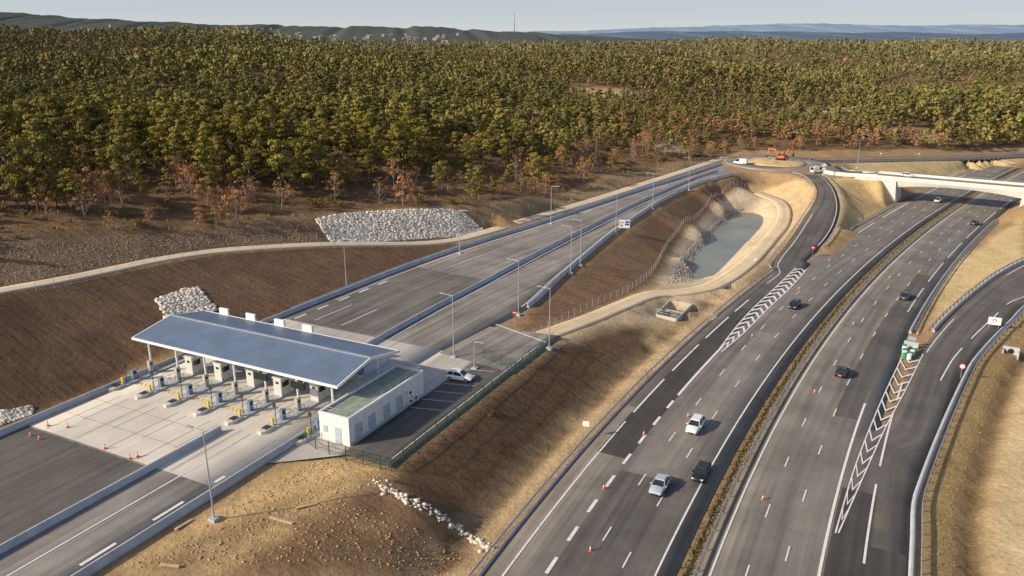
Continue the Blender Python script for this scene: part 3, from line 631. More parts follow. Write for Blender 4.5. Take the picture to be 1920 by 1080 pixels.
def island(i,e):
    t=thing('toll_island','concrete toll lane island under the canopy, '+PLC[i]+' of the seven','traffic island',T(e,0,5.02),TROT,'toll lane islands')
    mb=MB(); w=.85; mb.prism([(-w,-4.8),(-.5*w,-6.0),(.5*w,-6.0),(w,-4.8),(w,20),(.5*w,21.5),(-.5*w,21.5),(-w,20)],-.1,.22); mb.build('kerb_slab',M_KERB,t)
    ptsb=[(-.75,-5.3),(-.62,-6.0),(-.3,-6.4),(.3,-6.4),(.62,-6.0),(.75,-5.3),(.7,-4.1),(-.7,-4.1)]
    mb=MB(); secs=[[(x*k,(y+5.2)*k-5.2,z) for x,y in ptsb] for k,z in ((1.05,.0),(1.0,.34),(.84,.42))]; mb.loft(secs); nb=mb.build('nose_bumper',M_BUMP,t)
    mb=MB(); mb.box((0,-5.1,.47),(.8,1.0,.1)); mb.build('dark_cap',M_DSTEEL,nb)
    mb=MB(); mb.box((0,-4.0,.75),(.35,.25,1.0)); mb.build('yellow_marker',M_YEL,t)
    for x in (-.66,.66):
        mb=MB()
        for y in (-3,-1.5,0,1.5): mb.tube((x,y,.2),(x,y,1.1),.04,n=6)
        mb.tube((x,-3,1.1),(x,1.5,1.1),.04,n=6); mb.build('handrail',M_STEEL,t)
    for y,h,mm in ((-2,1.5,M_KIB),(1.0,1.9,M_KIO),(9,1.7,M_KIO),(15,1.5,M_KIB)):
        mb=MB(); mb.box((0,y,.22+h/2),(.5,.7,h)); k=mb.build('payment_kiosk',mm,t); mb=MB(); mb.box((.26,y,.22+h*.72),(.03,.4,.35)); mb.build('screen',M_BLK,k)
    mb=MB(); mb.tube((0,-3.3,.2),(0,-3.3,3.1),.05); mb.box((0,-3.4,2.9),(.4,.2,.6)); mb.build('signal_post',M_DSTEEL,t)
    mb=MB(); mb.box((.1,12.4,.22+.55),(.4,.4,1.1)); k=mb.build('gate_box',M_YEL,t); mb=MB(); mb.box((1.9,12.4,1.1),(3.2,.06,.1)); mb.build('gate_arm',M_WHITE,k)
    return t
for i,e in enumerate(IS): island(i,e)
def booth(i,e,d,w=1.4,l=2.5,h=2.6):
    lb='pale grey toll booth standing on the '+PLC[i]+' lane island under the canopy'
    t=thing('toll_booth',lb,'toll booth',T(e,d,5.24),TROT,'toll booths'); M_B=mat('booth_panel',(.60,.59,.56),.5,.06)
    mb=MB(); mb.box((0,0,h/2),(w,l,h)); mb.build('wall',M_B,t); mb=MB(); mb.box((0,0,h+.06),(w+.25,l+.25,.12)); mb.build('roof',M_WHITE,t)
    for s_ in (-1,1):
        mb=MB(); mb.box((s_*(w/2+.01),-.3,1.65),(.03,1.3,.8)); mb.build('window',M_GLASS,t)
    mb=MB(); mb.box((0,-l/2-.01,1.95),(w*.4,.03,.35)); mb.build('window',M_GLASS,t)
    mb=MB(); mb.box((w/2+.015,.85,1.05),(.04,.6,2.0)); k=mb.build('door',M_WHITE,t); mb=MB(); mb.box((w/2+.05,.65,1.05),(.05,.05,.15)); mb.build('handle',M_DSTEEL,k)
for i,(e,d) in ((1,(7.4,4.4)),(2,(13.2,4.6)),(3,(19,5.2)),(4,(24.8,4.6)),(5,(30.6,5.6))): booth(i,e,d)
mb=MB()
for e in (4.5,10.3,16.1,21.9):
    for k in range(5): c_=T(e-1.6+k*.8,-2.5,5.03); mb.box(c_,(.22,1.1,.012),TROT+.6)
mb.build('road_marking',M_YEL,kind='structure')
for e in (4.5,10.3,16.1,21.9,27.7,33.6):
    marks(np.array([T(e+1.7,-14,5.03),T(e+1.7,-7,5.03)]),0,.15)
# ---------------- technical building
M_BW=mat('white_render',(.74,.72,.69),.7,.06,.4); M_GR=mat('green_roof_gravel',(.29,.34,.26),.9,.2,1.2); M_DOOR=mat('pale_blue_door',(.42,.48,.54),.5)
BE0,BE1,BD0,BD1=38.3,43.0,-3.6,13.3; bw=BE1-BE0; bl=BD1-BD0; bh=3.5
t=thing('technical_building','low white technical building with flat green roof beside the toll canopy','building',T((BE0+BE1)/2,(BD0+BD1)/2,5.03),TROT)
mb=MB(); mb.box((0,0,bh/2-.1),(bw,bl,bh+.2)); mb.build('wall',M_BW,t)
mb=MB(); mb.box((0,0,bh+.02),(bw-.5,bl-.5,.05)); mb.build('roof',M_GR,t)
for sx in (-1,1):
    mb=MB(); mb.box((sx*(bw/2-.1),0,bh+.17),(.26,bl+.06,.36)); mb.build('parapet',M_WHITE,t)
    mb=MB(); mb.box((0,sx*(bl/2-.1),bh+.165),(bw-.46,.26,.35)); mb.build('parapet',M_WHITE,t)
mb=MB()
for sx in (-1,1):
    for k in np.linspace(-bl/2+.2,bl/2-.2,10): mb.tube((sx*(bw/2-.3),k,bh),(sx*(bw/2-.3),k,bh+1.15),.03,n=5)
    for z in (.75,1.15): mb.tube((sx*(bw/2-.3),-bl/2+.2,bh+z),(sx*(bw/2-.3),bl/2-.2,bh+z),.03,n=5); mb.tube((-bw/2+.3,sx*(bl/2-.2),bh+z),(bw/2-.3,sx*(bl/2-.2),bh+z),.03,n=5)
mb.build('roof_railing',M_STEEL,t)
for k in np.arange(-7,8,1.75):
    mb=MB(); mb.box((bw/2+.006,k,bh/2),(.012,.05,bh)); mb.build('panel_joint',M_KIO,t)
mb=MB(); mb.box((bw/2+.012,0,.15),(.03,bl,.3)); mb.build('plinth',M_KIO,t)
for k in (-6.6,-3.8,-.5,2.4): 
    mb=MB(); mb.box((bw/2+.03,k,1.35),(.05,1.5,2.1)); dr=mb.build('door',M_DOOR,t); mb=MB(); mb.box((bw/2+.08,k+.5,1.3),(.05,.1,.2)); mb.build('handle',M_DSTEEL,dr)
for k,z in ((4.6,.8),(5.9,.8),(4.6,2.1)):
    mb=MB(); mb.box((bw/2+.25,k,z),(.4,.95,.75)); ac=mb.build('air_conditioner',M_WHITE,t); mb=MB(); mb.tube((bw/2+.455,k-.1,z),(bw/2+.475,k-.1,z),.28,n=14); mb.build('fan_grille',M_DSTEEL,ac)
mb=MB(); mb.box((.6,-bl/2-.015,1.1),(1.0,.04,2.2)); mb.build('door',M_DOOR,t)
mb=MB(); mb.box((-1.4,-bl/2-.02,1.6),(.7,.05,.9)); mb.build('vent',M_DOOR,t)
# ---------------- lamps
def lamp(loc,rz,label,h=10,arm=1.6,group='street lamps along the toll road'):
    t=thing('street_lamp',label,'street lamp',loc,rz,group)
    mb=MB(); mb.box((0,0,.1),(.9,.9,.5)); mb.build('base',M_KERB,t)
    mb=MB(); mb.tube((0,0,.2),(0,0,h),.11,.055,10); mb.build('pole',M_STEEL,t,smooth=False)
    mb=MB(); mb.tube((0,0,h-.05),(arm,0,h+.12),.045,.04,8); mb.build('arm',M_STEEL,t)
    mb=MB(); mb.box((arm+.3,0,h+.12),(.85,.3,.12)); mb.build('lamp_head',M_STEEL,t); return t
L0=lamp(G(402,975),TROT+math.pi,'tall street lamp on a concrete block in the bare tan soil in the foreground',10.5)
for u,v,z,rz,lb in [(650,540,5.1,0,'street lamp standing behind upper barrier right of the rock patch'),(862,472,5.5,0,'street lamp below the large pale riprap field'),(1033,418,5.8,0,'street lamp between the gravel track and the curving plaza road'),
 (851,668,5.1,math.pi,'street lamp beside the parked white car'),(1030,652,5,math.pi,'street lamp at the far corner of the green car park fence'),(972,590,5,math.pi,'street lamp beside the red no entry sign at the road kerb'),
 (1070,512,5,math.pi,'left one of two close street lamps on the embankment edge'),(1088,497,5.1,math.pi,'right one of two close street lamps on the embankment edge'),(1154,437,5.5,math.pi,'street lamp just left of the blue and white direction sign'),
 (1223,392,6,math.pi,'street lamp on the embankment edge left of the pond head'),(1291,356,6.6,math.pi,'street lamp where the two plaza roadways near the roundabout'),(1607,312,7.2,math.pi,'street lamp between roundabout and bridge'),(890,690,5.1,0,'short lamp post at the green gate beside the access road')]:
    hh=10 if v<680 else 5
    p=P(u,v,z); p[2]=max(hgt(p[0],p[1]),z-.6); dup(L0,p,TROT+rz,lb)if hh==10 else lamp(p,TROT+rz,lb,4.6,1.0)
# ---------------- signs
def sign(name,loc,rz,label,kind,h=2.2,sz=.45,cat='road sign',group=None,w=1.,hh=1.):
    t=thing(name,label,cat,loc,rz,group)
    xs_=(0,) if kind in('noentry','ring','small') else (-w*.35,w*.35)
    for x in xs_: mb=MB(); mb.tube((x,.05,-.3),(x,.05,h+(.3 if kind!='panel' else hh)),.04,n=6); mb.build('post',M_STEEL,t)
    if kind in('noentry','ring'):
        mb=MB(); mb.tube((0,-.03,h),(0,.0,h),sz,n=24); f=mb.build('face',M_RED,t)
        mb=MB()
        if kind=='noentry': mb.box((0,-.045,h),(sz*1.4,.02,sz*.35))
        else: mb.tube((0,-.05,h),(0,-.035,h),sz*.72,n=24)
        mb.build('symbol',M_WHITE,f)
    else:
        mb=MB(); mb.box((0,-.03,h+(hh/2 if kind=='panel' else 0)),(w,.05,hh)); f=mb.build('face',M_WHITE,t)
    return t,f
def ring(mb,c,r0,r1,y,a0=0,a1=6.283,n=20):
    A=np.linspace(a0,a1,n); vs=[];fs=[]
    for a in A: vs+=[(c[0]+r0*math.cos(a),y,c[1]+r0*math.sin(a)),(c[0]+r1*math.cos(a),y,c[1]+r1*math.sin(a))]
    mb.add(vs,[(2*i,2*i+1,2*i+3,2*i+2) for i in range(n-1)])
p=G(965,612); p[2]=5.02; sign('no_entry_sign',p,-.1,'red and white no entry sign at the kerb where the toll road begins','noentry',2.3,.45,group='no entry signs')
p=P(1523,480,.2); sign('no_entry_sign',p,-.5,'red and white no entry sign at the tip of the entry ramp gore','noentry',2.2,.45,group='no entry signs')
p=G(1800,712); sign('round_limit_sign',p,-.35,'round white sign with red ring beside the exit ramp','ring',2.4,.5)
p=G(1518,305); p[2]=7.5;sign('no_entry_sign',p,0,'small no entry sign on the right side of the roundabout','noentry',2.3,.45,group='no entry signs')
p=G(1170,436); t,f=sign('direction_sign',p,-.1,'white and blue direction sign with round arrow above the pond embankment','panel',1.2,w=2.9,hh=2.2)
mb=MB(); ring(mb,(-.7,2.35),.38,.56,-.062,.2,5.6); mb.box((-.7,-.062,1.6),(.16,.012,.4)); mb.build('arrow_symbol',M_BLK,f)
for z in (2.85,2.2): mb=MB(); mb.box((.75,-.062,z),(1.1,.012,.5)); mb.build('blue_panel',M_BLUE,f)
p=G(1862,618); t,f=sign('direction_sign',p,-.45,'white roundabout direction sign on grass right of the exit ramp','panel',1.0,w=2.2,hh=1.5)
mb=MB(); ring(mb,(0,1.8),.24,.36,-.062,-.9,4.6); mb.build('arrow_symbol',M_BLK,f)
p=G(1098,822); sign('small_marker_sign',p,-.3,'small white square marker sign on the verge beside the ditch','small',2.3,w=.95,hh=.8)
for u,v,lb in ((1415,500,'small white plate on a post beside the ramp guard rail'),(1650,296,'small white plate beside the far road'),(1722,296,'small white plate on far road right of the other plate')):
    p=G(u,v); sign('small_marker_sign',p,-.3,lb,'small',1.8,w=.5,hh=.5)
# ---------------- cones
def cone0(loc,label,group):
    t=thing('traffic_cone',label,'traffic cone',loc,0,group)
    mb=MB(); mb.box((0,0,.02),(.40,.40,.05)); mb.build('base',M_ORANGE,t)
    mb=MB(); mb.tube((0,0,.04),(0,0,.74),.13,.03,10); mb.build('body',M_ORANGE,t)
    mb=MB(); mb.tube((0,0,.30),(0,0,.50),.105,.075,10); mb.build('stripe',M_WHITE,t); return t
cones=[(1207,816,0,'beside the thick merging dashes'),(1290,782,0,'near the white car ahead of merging dashes'),(1132,917,0,'at the resurfaced joint'),(1107,1033,0,'closest to the bottom edge'),(1410,632,0,'beside the left chevrons'),(1498,543,0,'near the upper left chevrons'),(1430,937,0,'right of median near the bottom'),(1527,737,0,'right of the median in mid picture'),(1600,609,0,'right of the median above mid picture'),(1668,522,0,'right of the median far away'),(1720,628,0,'at the crash cushion'),(1555,489,0,'left of the median far away'),
 (127,802,5,'right end of the upper trio'),(57,818,5,'leftmost of all'),(74,824,5,'second from left'),(90,799,5,'near the upper kerb'),(244,861,5,'left of the pair at slab joint'),(258,857,5,'right of the pair at slab joint'),(197,842,5,'on the slab edge')]
c0_=None
for i,(u,v,z,w_) in enumerate(cones):
    lb='orange and white cone on '+('toll plaza surface' if z else 'motorway asphalt')+', '+w_
    p=P(u,v,z); p[2]+=.03
    if c0_ is None: c0_=cone0(p,lb,'orange traffic cones')
    else: dup(c0_,p,random.random(),lb)
# ---------------- cars
def car(loc,rz,label,paint,kind='hatch',cat='car'):
    t=thing('parked_car' if 'parked' in label else ('delivery_van' if kind=='van' else 'moving_car'),label,cat,loc,rz)
    L,W,Hh={'hatch':(4.2,1.78,1.48),'sedan':(4.6,1.8,1.45),'suv':(4.5,1.86,1.66),'van':(5.2,1.95,2.2)}[kind]
    hl=L/2; hw2=W/2; bz=Hh*.63
    if kind=='van': bz=1.15
    st=[(-hl,.74,.46,bz*.88),(-hl+.1,.9,.34,bz*.98),(-hl+.5,.98,.24,bz*1.02),(-hl*.4,1,.2,bz),(0,1,.2,bz*.99),(hl*.45,.99,.2,bz*.97),(hl*.72,.96,.22,bz*.88),(hl-.22,.88,.28,bz*.76),(hl-.04,.74,.36,bz*.66),(hl,.6,.42,bz*.58)]
    mb=MB(); secs=[]
    for x,kw,z0,z1 in st:
        w=hw2*kw; secs.append([(x,-w*.9,z0),(x,-w,z0+.12),(x,-w,z0+(z1-z0)*.6),(x,-w*.94,z1-.06),(x,-w*.82,z1),(x,0,z1+.03),(x,w*.82,z1),(x,w*.94,z1-.06),(x,w,z0+(z1-z0)*.6),(x,w,z0+.12),(x,w*.9,z0)])
    mb.loft(secs); mb.build('body',paint,t,smooth=True)
    x0,x1,x2,x3={'hatch':(-hl+.12,-hl+.55,.15,.95),'sedan':(-hl+.55,-hl+1.25,.2,1.0),'suv':(-hl+.1,-hl+.45,.25,1.0),'van':(-hl+.08,-hl+.15,1.25,1.95)}[kind]
    w0,w1=hw2*.9,hw2*.70; z0=bz-.04; z1=Hh-.05
    if kind=='van': w1=hw2*.85
    mb=MB(); mb.add([(x0,-w0,z0),(x3,-w0,z0),(x3,w0,z0),(x0,w0,z0),(x1,-w1,z1),(x2,-w1,z1),(x2,w1,z1),(x1,w1,z1)],[(0,3,2,1),(4,5,6,7),(0,1,5,4),(1,2,6,5),(2,3,7,6),(3,0,4,7)])
    mb.build('window_glass',M_GLASS,t)
    mb=MB(); mb.loft([[(x1-.06,-w1*.95,z1-.03),(x1-.06,w1*.95,z1-.03),(x1,w1*.8,z1+.03),(x1,-w1*.8,z1+.03)],[(x1+.25,-w1*1.04,z1-.02),(x1+.25,w1*1.04,z1-.02),(x1+.25,w1*.85,z1+.07),(x1+.25,-w1*.85,z1+.07)],[(x2-.1,-w1*1.04,z1-.02),(x2-.1,w1*1.04,z1-.02),(x2-.1,w1*.85,z1+.06),(x2-.1,-w1*.85,z1+.06)],[(x2+.08,-w1*.96,z1-.05),(x2+.08,w1*.96,z1-.05),(x2+.04,w1*.8,z1+.02),(x2+.04,-w1*.8,z1+.02)]]); mb.build('roof',paint,t)
    for s_ in (-1,1):
        xm=(x1+x2)/2-.1
        for a_,b_,r_ in (((x3,s_*w0,z0),(x2,s_*w1,z1),.045),((x0,s_*w0,z0),(x1,s_*w1,z1),.07),((xm,s_*w0,z0),(xm,s_*w1*1.01,z1),.045)):
            mb=MB(); mb.tube(a_,b_,r_,n=5); mb.build('pillar',paint,t)
        if kind=='van': mb=MB(); mb.box(((x0+.3)/2,s_*(w0+w1)/2,(z0+z1)/2),(.3-x0,.24,z1-z0)); mb.build('side_panel',paint,t)
    for sx in (-1,1):
        for s_ in (-1,1):
            mb=MB(); xw=sx*hl*.62; r=.33; mb.tube((xw,s_*(hw2-.2),r),(xw,s_*(hw2+.01),r),r,n=16); wh=mb.build('wheel',M_RUB,t); mb=MB(); mb.tube((xw,s_*(hw2-.02),r),(xw,s_*(hw2+.025),r),.2,n=12); mb.build('rim',M_STEEL,wh)
    for s_ in (-1,1):
        mb=MB(); mb.box((hl-.16,s_*hw2*.66,bz*.66),(.26,.36,.15),-s_*.35); mb.build('headlight',M_LAMP,t)
        mb=MB(); mb.box((-hl+.05,s_*hw2*.72,bz*.83),(.14,.26,.2)); mb.build('tail_light',M_TAIL,t)
        mb=MB(); mb.box((x3-.25,s_*(hw2+.06),bz+.02),(.14,.2,.13)); mb.build('mirror',paint,t)
    mb=MB(); mb.box((hl+.0,0,bz*.42),(.05,.9,.16)); mb.build('grille',M_BLK,t)
    mb=MB(); mb.box((-hl-.0,0,bz*.6),(.04,.5,.11)); mb.build('number_plate',M_LAMP,t)
    return t
def cp_(n,c): return mat(n,c,.3,.03,1,metal=.0,spec=.5,coat=.6)
W_,B_,Si,Dk=cp_('car_white',(.78,.78,.78)),cp_('car_black',(.015,.016,.018)),cp_('car_silver',(.42,.47,.52)),cp_('car_dark_blue',(.03,.04,.06))
def hdir(y): return math.atan2(1,np.polyval(np.polyder(cf),y))
def hcar(u,v,away,label,paint,kind='hatch'):
    p=P(u,v,0.035); a=hdir(p[1])+(0 if away else math.pi); car(p,a,label,paint,kind)
hcar(1303,805,0,'white car with dark windows driving on the left carriageway',W_,'suv')
hcar(1314,893,0,'black car beside the silver car on the left carriageway',B_,'hatch')
hcar(1237,916,0,'silver blue car nearest the bottom of the left carriageway',Si,'sedan')
hcar(1489,576,0,'dark car on the left carriageway right of the chevrons',B_,'hatch')
hcar(1578,702,1,'black car driving away on the right carriageway in mid picture',B_,'hatch')
hcar(1697,559,1,'dark car driving away right of the median, second on right carriageway',Dk,'sedan')
hcar(1827,421,1,'dark car on right carriageway just before the bridge',B_,'hatch')
hcar(1758,379,0,'white car on left carriageway just before the bridge',W_,'hatch')
car(T(44.9,20.3,5.06),TROT+.12,'white hatchback parked beside the technical building',W_,'hatch')
p=P(1388,308,7.5); car((p[0],p[1],7.55),2.6,'white van on the left side of the roundabout',W_,'van','van')
p=P(1531,324,7.5); car((p[0],p[1],7.56),.5,'white van on the right side of the roundabout by the bridge approach',W_,'van','van')
p=BC+BD*-16; car((p[0]+.8,p[1]+1.2,BZ+.04),math.atan2(BD[1],BD[0]),'small white car crossing the bridge',W_,'hatch')
# ---------------- excavators
def excavator(loc,rz,label,s=1.):
    t=thing('excavator',label,'excavator',loc,rz,'orange machines on the roundabout'); t.scale=(s,s,s)
    for y in (-1.1,1.1):
        mb=MB(); pr=[(-1.9,.25),(-1.6,.0),(1.6,.0),(1.9,.25),(1.9,.6),(1.6,.85),(-1.6,.85),(-1.9,.6)]; mb.loft([[(x,y-.28,z) for x,z in pr],[(x,y+.28,z) for x,z in pr]]); mb.build('track',M_BLK,t)
    mb=MB(); mb.box((0,0,.75),(1.6,1.7,.5)); mb.build('undercarriage',M_DSTEEL,t)
    mb=MB(); mb.box((-.5,0,1.65),(3.1,2.5,1.0),tx=.96,ty=.96); mb.build('engine_house',M_ORMACH,t)
    mb=MB(); mb.box((-1.7,0,1.75),(.9,2.56,1.3),tx=.85); mb.build('counterweight',M_DSTEEL,t)
    mb=MB(); mb.box((.55,.75,2.35),(1.3,.95,1.5),tx=.85,ty=.9); cb=mb.build('cab',M_ORMACH,t)
    mb=MB(); mb.box((1.16,.75,2.5),(.06,.75,1.0)); mb.build('window',M_GLASS,cb)
    mb=MB(); mb.box((.55,1.24,2.5),(.9,.05,.9)); mb.build('window',M_GLASS,cb)
    mb=MB(); mb.loft([[(1.0,-.45,1.4),(1.0,-.1,1.4),(1.0,-.1,1.9),(1.0,-.45,1.9)],[(2.6,-.45,4.0),(2.6,-.1,4.0),(2.4,-.1,4.6),(2.4,-.45,4.6)],[(4.9,-.42,4.4),(4.9,-.13,4.4),(4.9,-.13,4.75),(4.9,-.42,4.75)]]); mb.build('boom',M_ORMACH,t)
    mb=MB(); mb.loft([[(4.6,-.4,5.0),(4.6,-.15,5.0),(5.1,-.15,4.8),(5.1,-.4,4.8)],[(5.3,-.38,1.9),(5.3,-.17,1.9),(5.6,-.17,1.9),(5.6,-.38,1.9)]]); mb.build('stick',M_ORMACH,t)
    mb=MB(); mb.loft([[(x,-.75,z) for x,z in ((5.7,2.0),(5.2,1.9),(4.9,1.3),(5.2,.8),(5.7,1.0))],[(x,.2,z) for x,z in ((5.7,2.0),(5.2,1.9),(4.9,1.3),(5.2,.8),(5.7,1.0))]]); mb.build('bucket',M_DSTEEL,t)
zc=RC[2]+1.1
excavator((RC[0]+1,RC[1]-2,zc),2.7,'orange excavator in the middle of the roundabout mound',.95)
excavator((RC[0]+4,RC[1]+4,zc-.1),.4,'second orange excavator behind the first on the roundabout mound',.85)
# attenuator
p=P(1700,672,0.03); a=hdir(p[1]); t=thing('crash_cushion','green and white crash cushion at the exit ramp gore','crash cushion',p,a)
M_GP=mat('green_plastic',(.02,.30,.16),.4)
for k in range(5):
    for s_ in (-1,1):
        mb=MB(); mb.tube((k*1.15,s_*(.35+.14*k),0),(k*1.15,s_*(.35+.14*k),.9),.42,n=14); mb.build('drum',M_GP if (k+(s_>0))%2 else M_WHITE,t,smooth=False)
mb=MB(); mb.box((6.2,0,.55),(.4,2.4,1.1)); mb.build('back_frame',M_KERB,t)
mb=MB(); mb.box((6.6,0,1.6),(.08,1.3,.7)); mb.build('marker_panel',M_STEEL,t)
for k in (-.5,.5): mb=MB(); mb.tube((6.7,k,0),(6.7,k,1.4),.05); mb.build('panel_post',M_STEEL,t)
p=P(1543,330,7.5); t=thing('sign_mast','white mast with plates between roundabout and bridge approach','mast',(p[0],p[1],7.5))
mb=MB(); mb.tube((0,0,0),(0,0,4.6),.1); mb.build('post',M_WHITE,t)
for z,w in ((3.8,1.6),(2.4,1.2)): mb=MB(); mb.box((0,-.13,z),(w,.08,.9)); mb.build('plate',M_WHITE,t)
p=G(1895,662); t=thing('culvert_headwall','grey concrete culvert headwall in the grass at the right edge','culvert',p,-.6)
mb=MB(); mb.box((0,0,.4),(2.6,.3,1.6)); mb.build('wall',M_KERB,t); mb=MB(); mb.tube((0,-.2,.4),(0,-.16,.4),.5,n=18); mb.build('pipe_mouth',M_BLK,t)
for x in (-1.2,1.2): mb=MB(); mb.box((x,-.96,.2),(.25,1.6,1.2)); mb.build('wing_wall',M_KERB,t)
for u,v,rz,l,lb in ((527,977,-.35,3.,'pale timber plank lying on brown soil in the lower left'),(318,1062,-.1,2.,'short pale plank near the bottom left corner'),(345,985,1.1,2.2,'thin plank leaning up the slope near the lamp'),(575,950,.5,2.4,'grey plank beside tyre tracks in tan soil')):
    p=G(u,v); o=MB().box((0,0,.12),(l,.3,.12)).build('timber_plank',M_WOOD); o.location=tuple(p); o.rotation_euler=(0,.05,rz); tag(o,lb,'plank')
# ---------------- rocks (stuff)
ico=[];ph=(1+5**.5)/2
for a,b in ((-1,ph),(1,ph),(-1,-ph),(1,-ph)): ico.append((a,b,0))
for a,b in ((-1,ph),(1,ph),(-1,-ph),(1,-ph)): ico.append((0,a,b))
for a,b in ((ph,-1),(ph,1),(-ph,-1),(-ph,1)): ico.append((a,0,b))
ico=np.array(ico)/1.9; icf=np.array([(0,11,5),(0,5,1),(0,1,7),(0,7,10),(0,10,11),(1,5,9),(5,11,4),(11,10,2),(10,7,6),(7,1,8),(3,9,4),(3,4,2),(3,2,6),(3,6,8),(3,8,9),(4,9,5),(2,4,11),(6,2,10),(8,6,7),(9,8,1)])
def scatter(poly,n):
    pl=np.array([p[:2] for p in poly]); a=pl.min(0);b=pl.max(0); out=[]
    while len(out)<n:
        q_=a+(b-a)*rng.random((n*2,2)); k=inpoly(q_[:,0],q_[:,1],poly); out+=list(q_[k])
    return out[:n]
def rocks(pts,s0,s1,label,m=M_ROCK):
    V=[];Fc=[]
    for i,(x,y) in enumerate(pts):
        s=s0+(s1-s0)*rng.random()**2; v=ico*(.6+.6*rng.random((12,1)))*s*np.array((1+.4*rng.random(),1,.75)); V.append(v+(x,y,hgt(x,y)+s*.12)); Fc.append(icf+12*i)
    o=link('riprap_rocks',np_mesh('riprap_rocks',np.concatenate(V),np.concatenate(Fc),[m])); return tag(o,label,'rocks',kind='stuff')
rocks(scatter(gp([(592,412),(640,402),(700,397),(760,393),(820,392),(862,394),(905,430),(870,442),(820,446),(760,450),(680,455),(620,453)]),8500),.2,.52,'large bed of pale grey riprap stones above the gravel track')
rocks(scatter(gp([(292,562),(345,542),(372,540),(408,580),(385,600),(312,600)]),1200),.2,.45,'small patch of pale riprap stones behind the toll canopy')
rocks(scatter(gp([(0,772),(60,762),(60,778),(0,798)]),260),.2,.4,'small pale stones at the left edge beside the upper barrier')
ln=res(gp([(705,903),(760,935),(820,965),(870,1000),(915,1030)]),.35); rocks([(p[0]+rng.normal()*.35,p[1]+rng.normal()*.35) for p in ln for _ in range(4)],.12,.36,'line of pale stones running down the brown foreground slope')
sp=gp([(-20,545),(-20,460),(250,440),(580,415),(610,450),(400,462),(200,496)]); rocks(scatter(sp,2200),.05,.2,'scattered grey stones on the rocky slope above the service track',mat('grey_rock',(.38,.28,.19),.9,.3,.8))
half=[p for p in scatter(gp([(1252,530),(1275,482),(1312,434),(1360,392),(1396,384),(1390,396),(1360,412),(1330,448),(1304,490),(1300,528)]),1500)]
rocks(half,.1,.25,'grey stones lining the left bank of the pond',mat('bank_rock',(.46,.41,.35),.9,.35,.7))
rocks(scatter(gp([(230,1070),(600,860),(720,890),(640,940),(900,1040),(860,1075)]),1500),.04,.16,'small clods and stones on the bare foreground soil',mat('clods',(.48,.33,.18),.95,.3,1))
print('furniture',time.time()-T0)
# ---------------- foliage
def foliage_mat(name,col,var,useattr=False):
    m,nt,bs=nodes(name); 
    if useattr:
        a=nt.nodes.new('ShaderNodeAttribute'); a.attribute_name='tint'; base=a.outputs['Color']
    else:
        oi=nt.nodes.new('ShaderNodeObjectInfo'); base=ramp(nt,oi.outputs['Random'],[(0,tuple(c*(1-var) for c in col)),(.5,tuple(col)),(1,(col[0]*(1+var*1.1),col[1]*(1+var),col[2]*1.1))])
    geo=nt.nodes.new('ShaderNodeNewGeometry'); g=ramp(nt,noise(nt,geo.outputs['Position'],.6,3),[(.3,(.78,.80,.8)),(.7,(1.18,1.15,1.08))])
    nt.links.new(mix(nt,base,g,1.),bs.inputs['Base Color']); bs.inputs['Roughness'].default_value=.85; bs.inputs['Specular IOR Level'].default_value=.1
    return m
PC=(.205,.172,.040)
M_PINE=foliage_mat('pine_foliage',PC,.28); M_OAK=foliage_mat('russet_foliage',(.40,.205,.098),.25); M_BUSH=foliage_mat('bush_foliage',(.20,.16,.06),.3); M_FOR=foliage_mat('forest_foliage',(.1,.1,.03),.3,True)
def cloud(clumps,n,size,seed,flat=.0):
    r=np.random.default_rng(seed); V=[]
    for (c,rad) in clumps:
        d=r.normal(size=(n,3)); d/=np.linalg.norm(d,axis=1)[:,None]; d[:,2]=np.where(d[:,2]<-.3,-d[:,2]*.5,d[:,2])
        rr=.5+.6*r.random((n,1))**.6; c_=np.array(c)+d*rr*np.array(rad)
        nn=d*.95+r.normal(size=(n,3))*.38; nn/=np.linalg.norm(nn,axis=1)[:,None]
        up=r.normal(size=(n,3)); a=np.cross(nn,up); a/=np.linalg.norm(a,axis=1)[:,None]; b=np.cross(nn,a)
        s=size*(.5+.9*r.random((n,1)))
        q_=np.stack([c_-a*s-b*s*.35,c_+a*s*.25-b*s*.6,c_+a*s+b*s*.35,c_-a*s*.3+b*s*.65],1); V.append(q_)
    return np.concatenate(V).reshape(-1,3)
def pine_clumps(seed,k=17):
    r=np.random.default_rng(seed); out=[]; lean=r.normal(size=2)*.8; kk=r.random(); zb=2.6+2.6*r.random()
    for i in range(k):
        f=i/(k-1); z=zb+(10.4-zb)*f+r.normal()*.5; R=(2.5*(1-f)**(.4+.8*kk)+.15)*(.4+1.0*r.random()); a=i*2.4+r.random()*1.8
        cr=(.7+.7*r.random()-.25*f); out.append(((R*math.cos(a)+lean[0]*f,R*math.sin(a)+lean[1]*f,z),(cr*1.2,cr*1.2,cr*.66)))
    return out
def oak_clumps(seed,k=10):
    r=np.random.default_rng(seed); out=[]
    for i in range(k):
        f=i/(k-1); z=2.0+3.9*f; R=(1.9*math.sin(math.pi*(.35+.6*f)))*(.5+.7*r.random()); a=i*2.4+r.random()*1.4; cr=.65+.45*r.random()
        out.append(((R*math.cos(a),R*math.sin(a),z),(cr,cr,cr*.9)))
    return out
def quads(V): return np.arange(len(V)).reshape(-1,4)
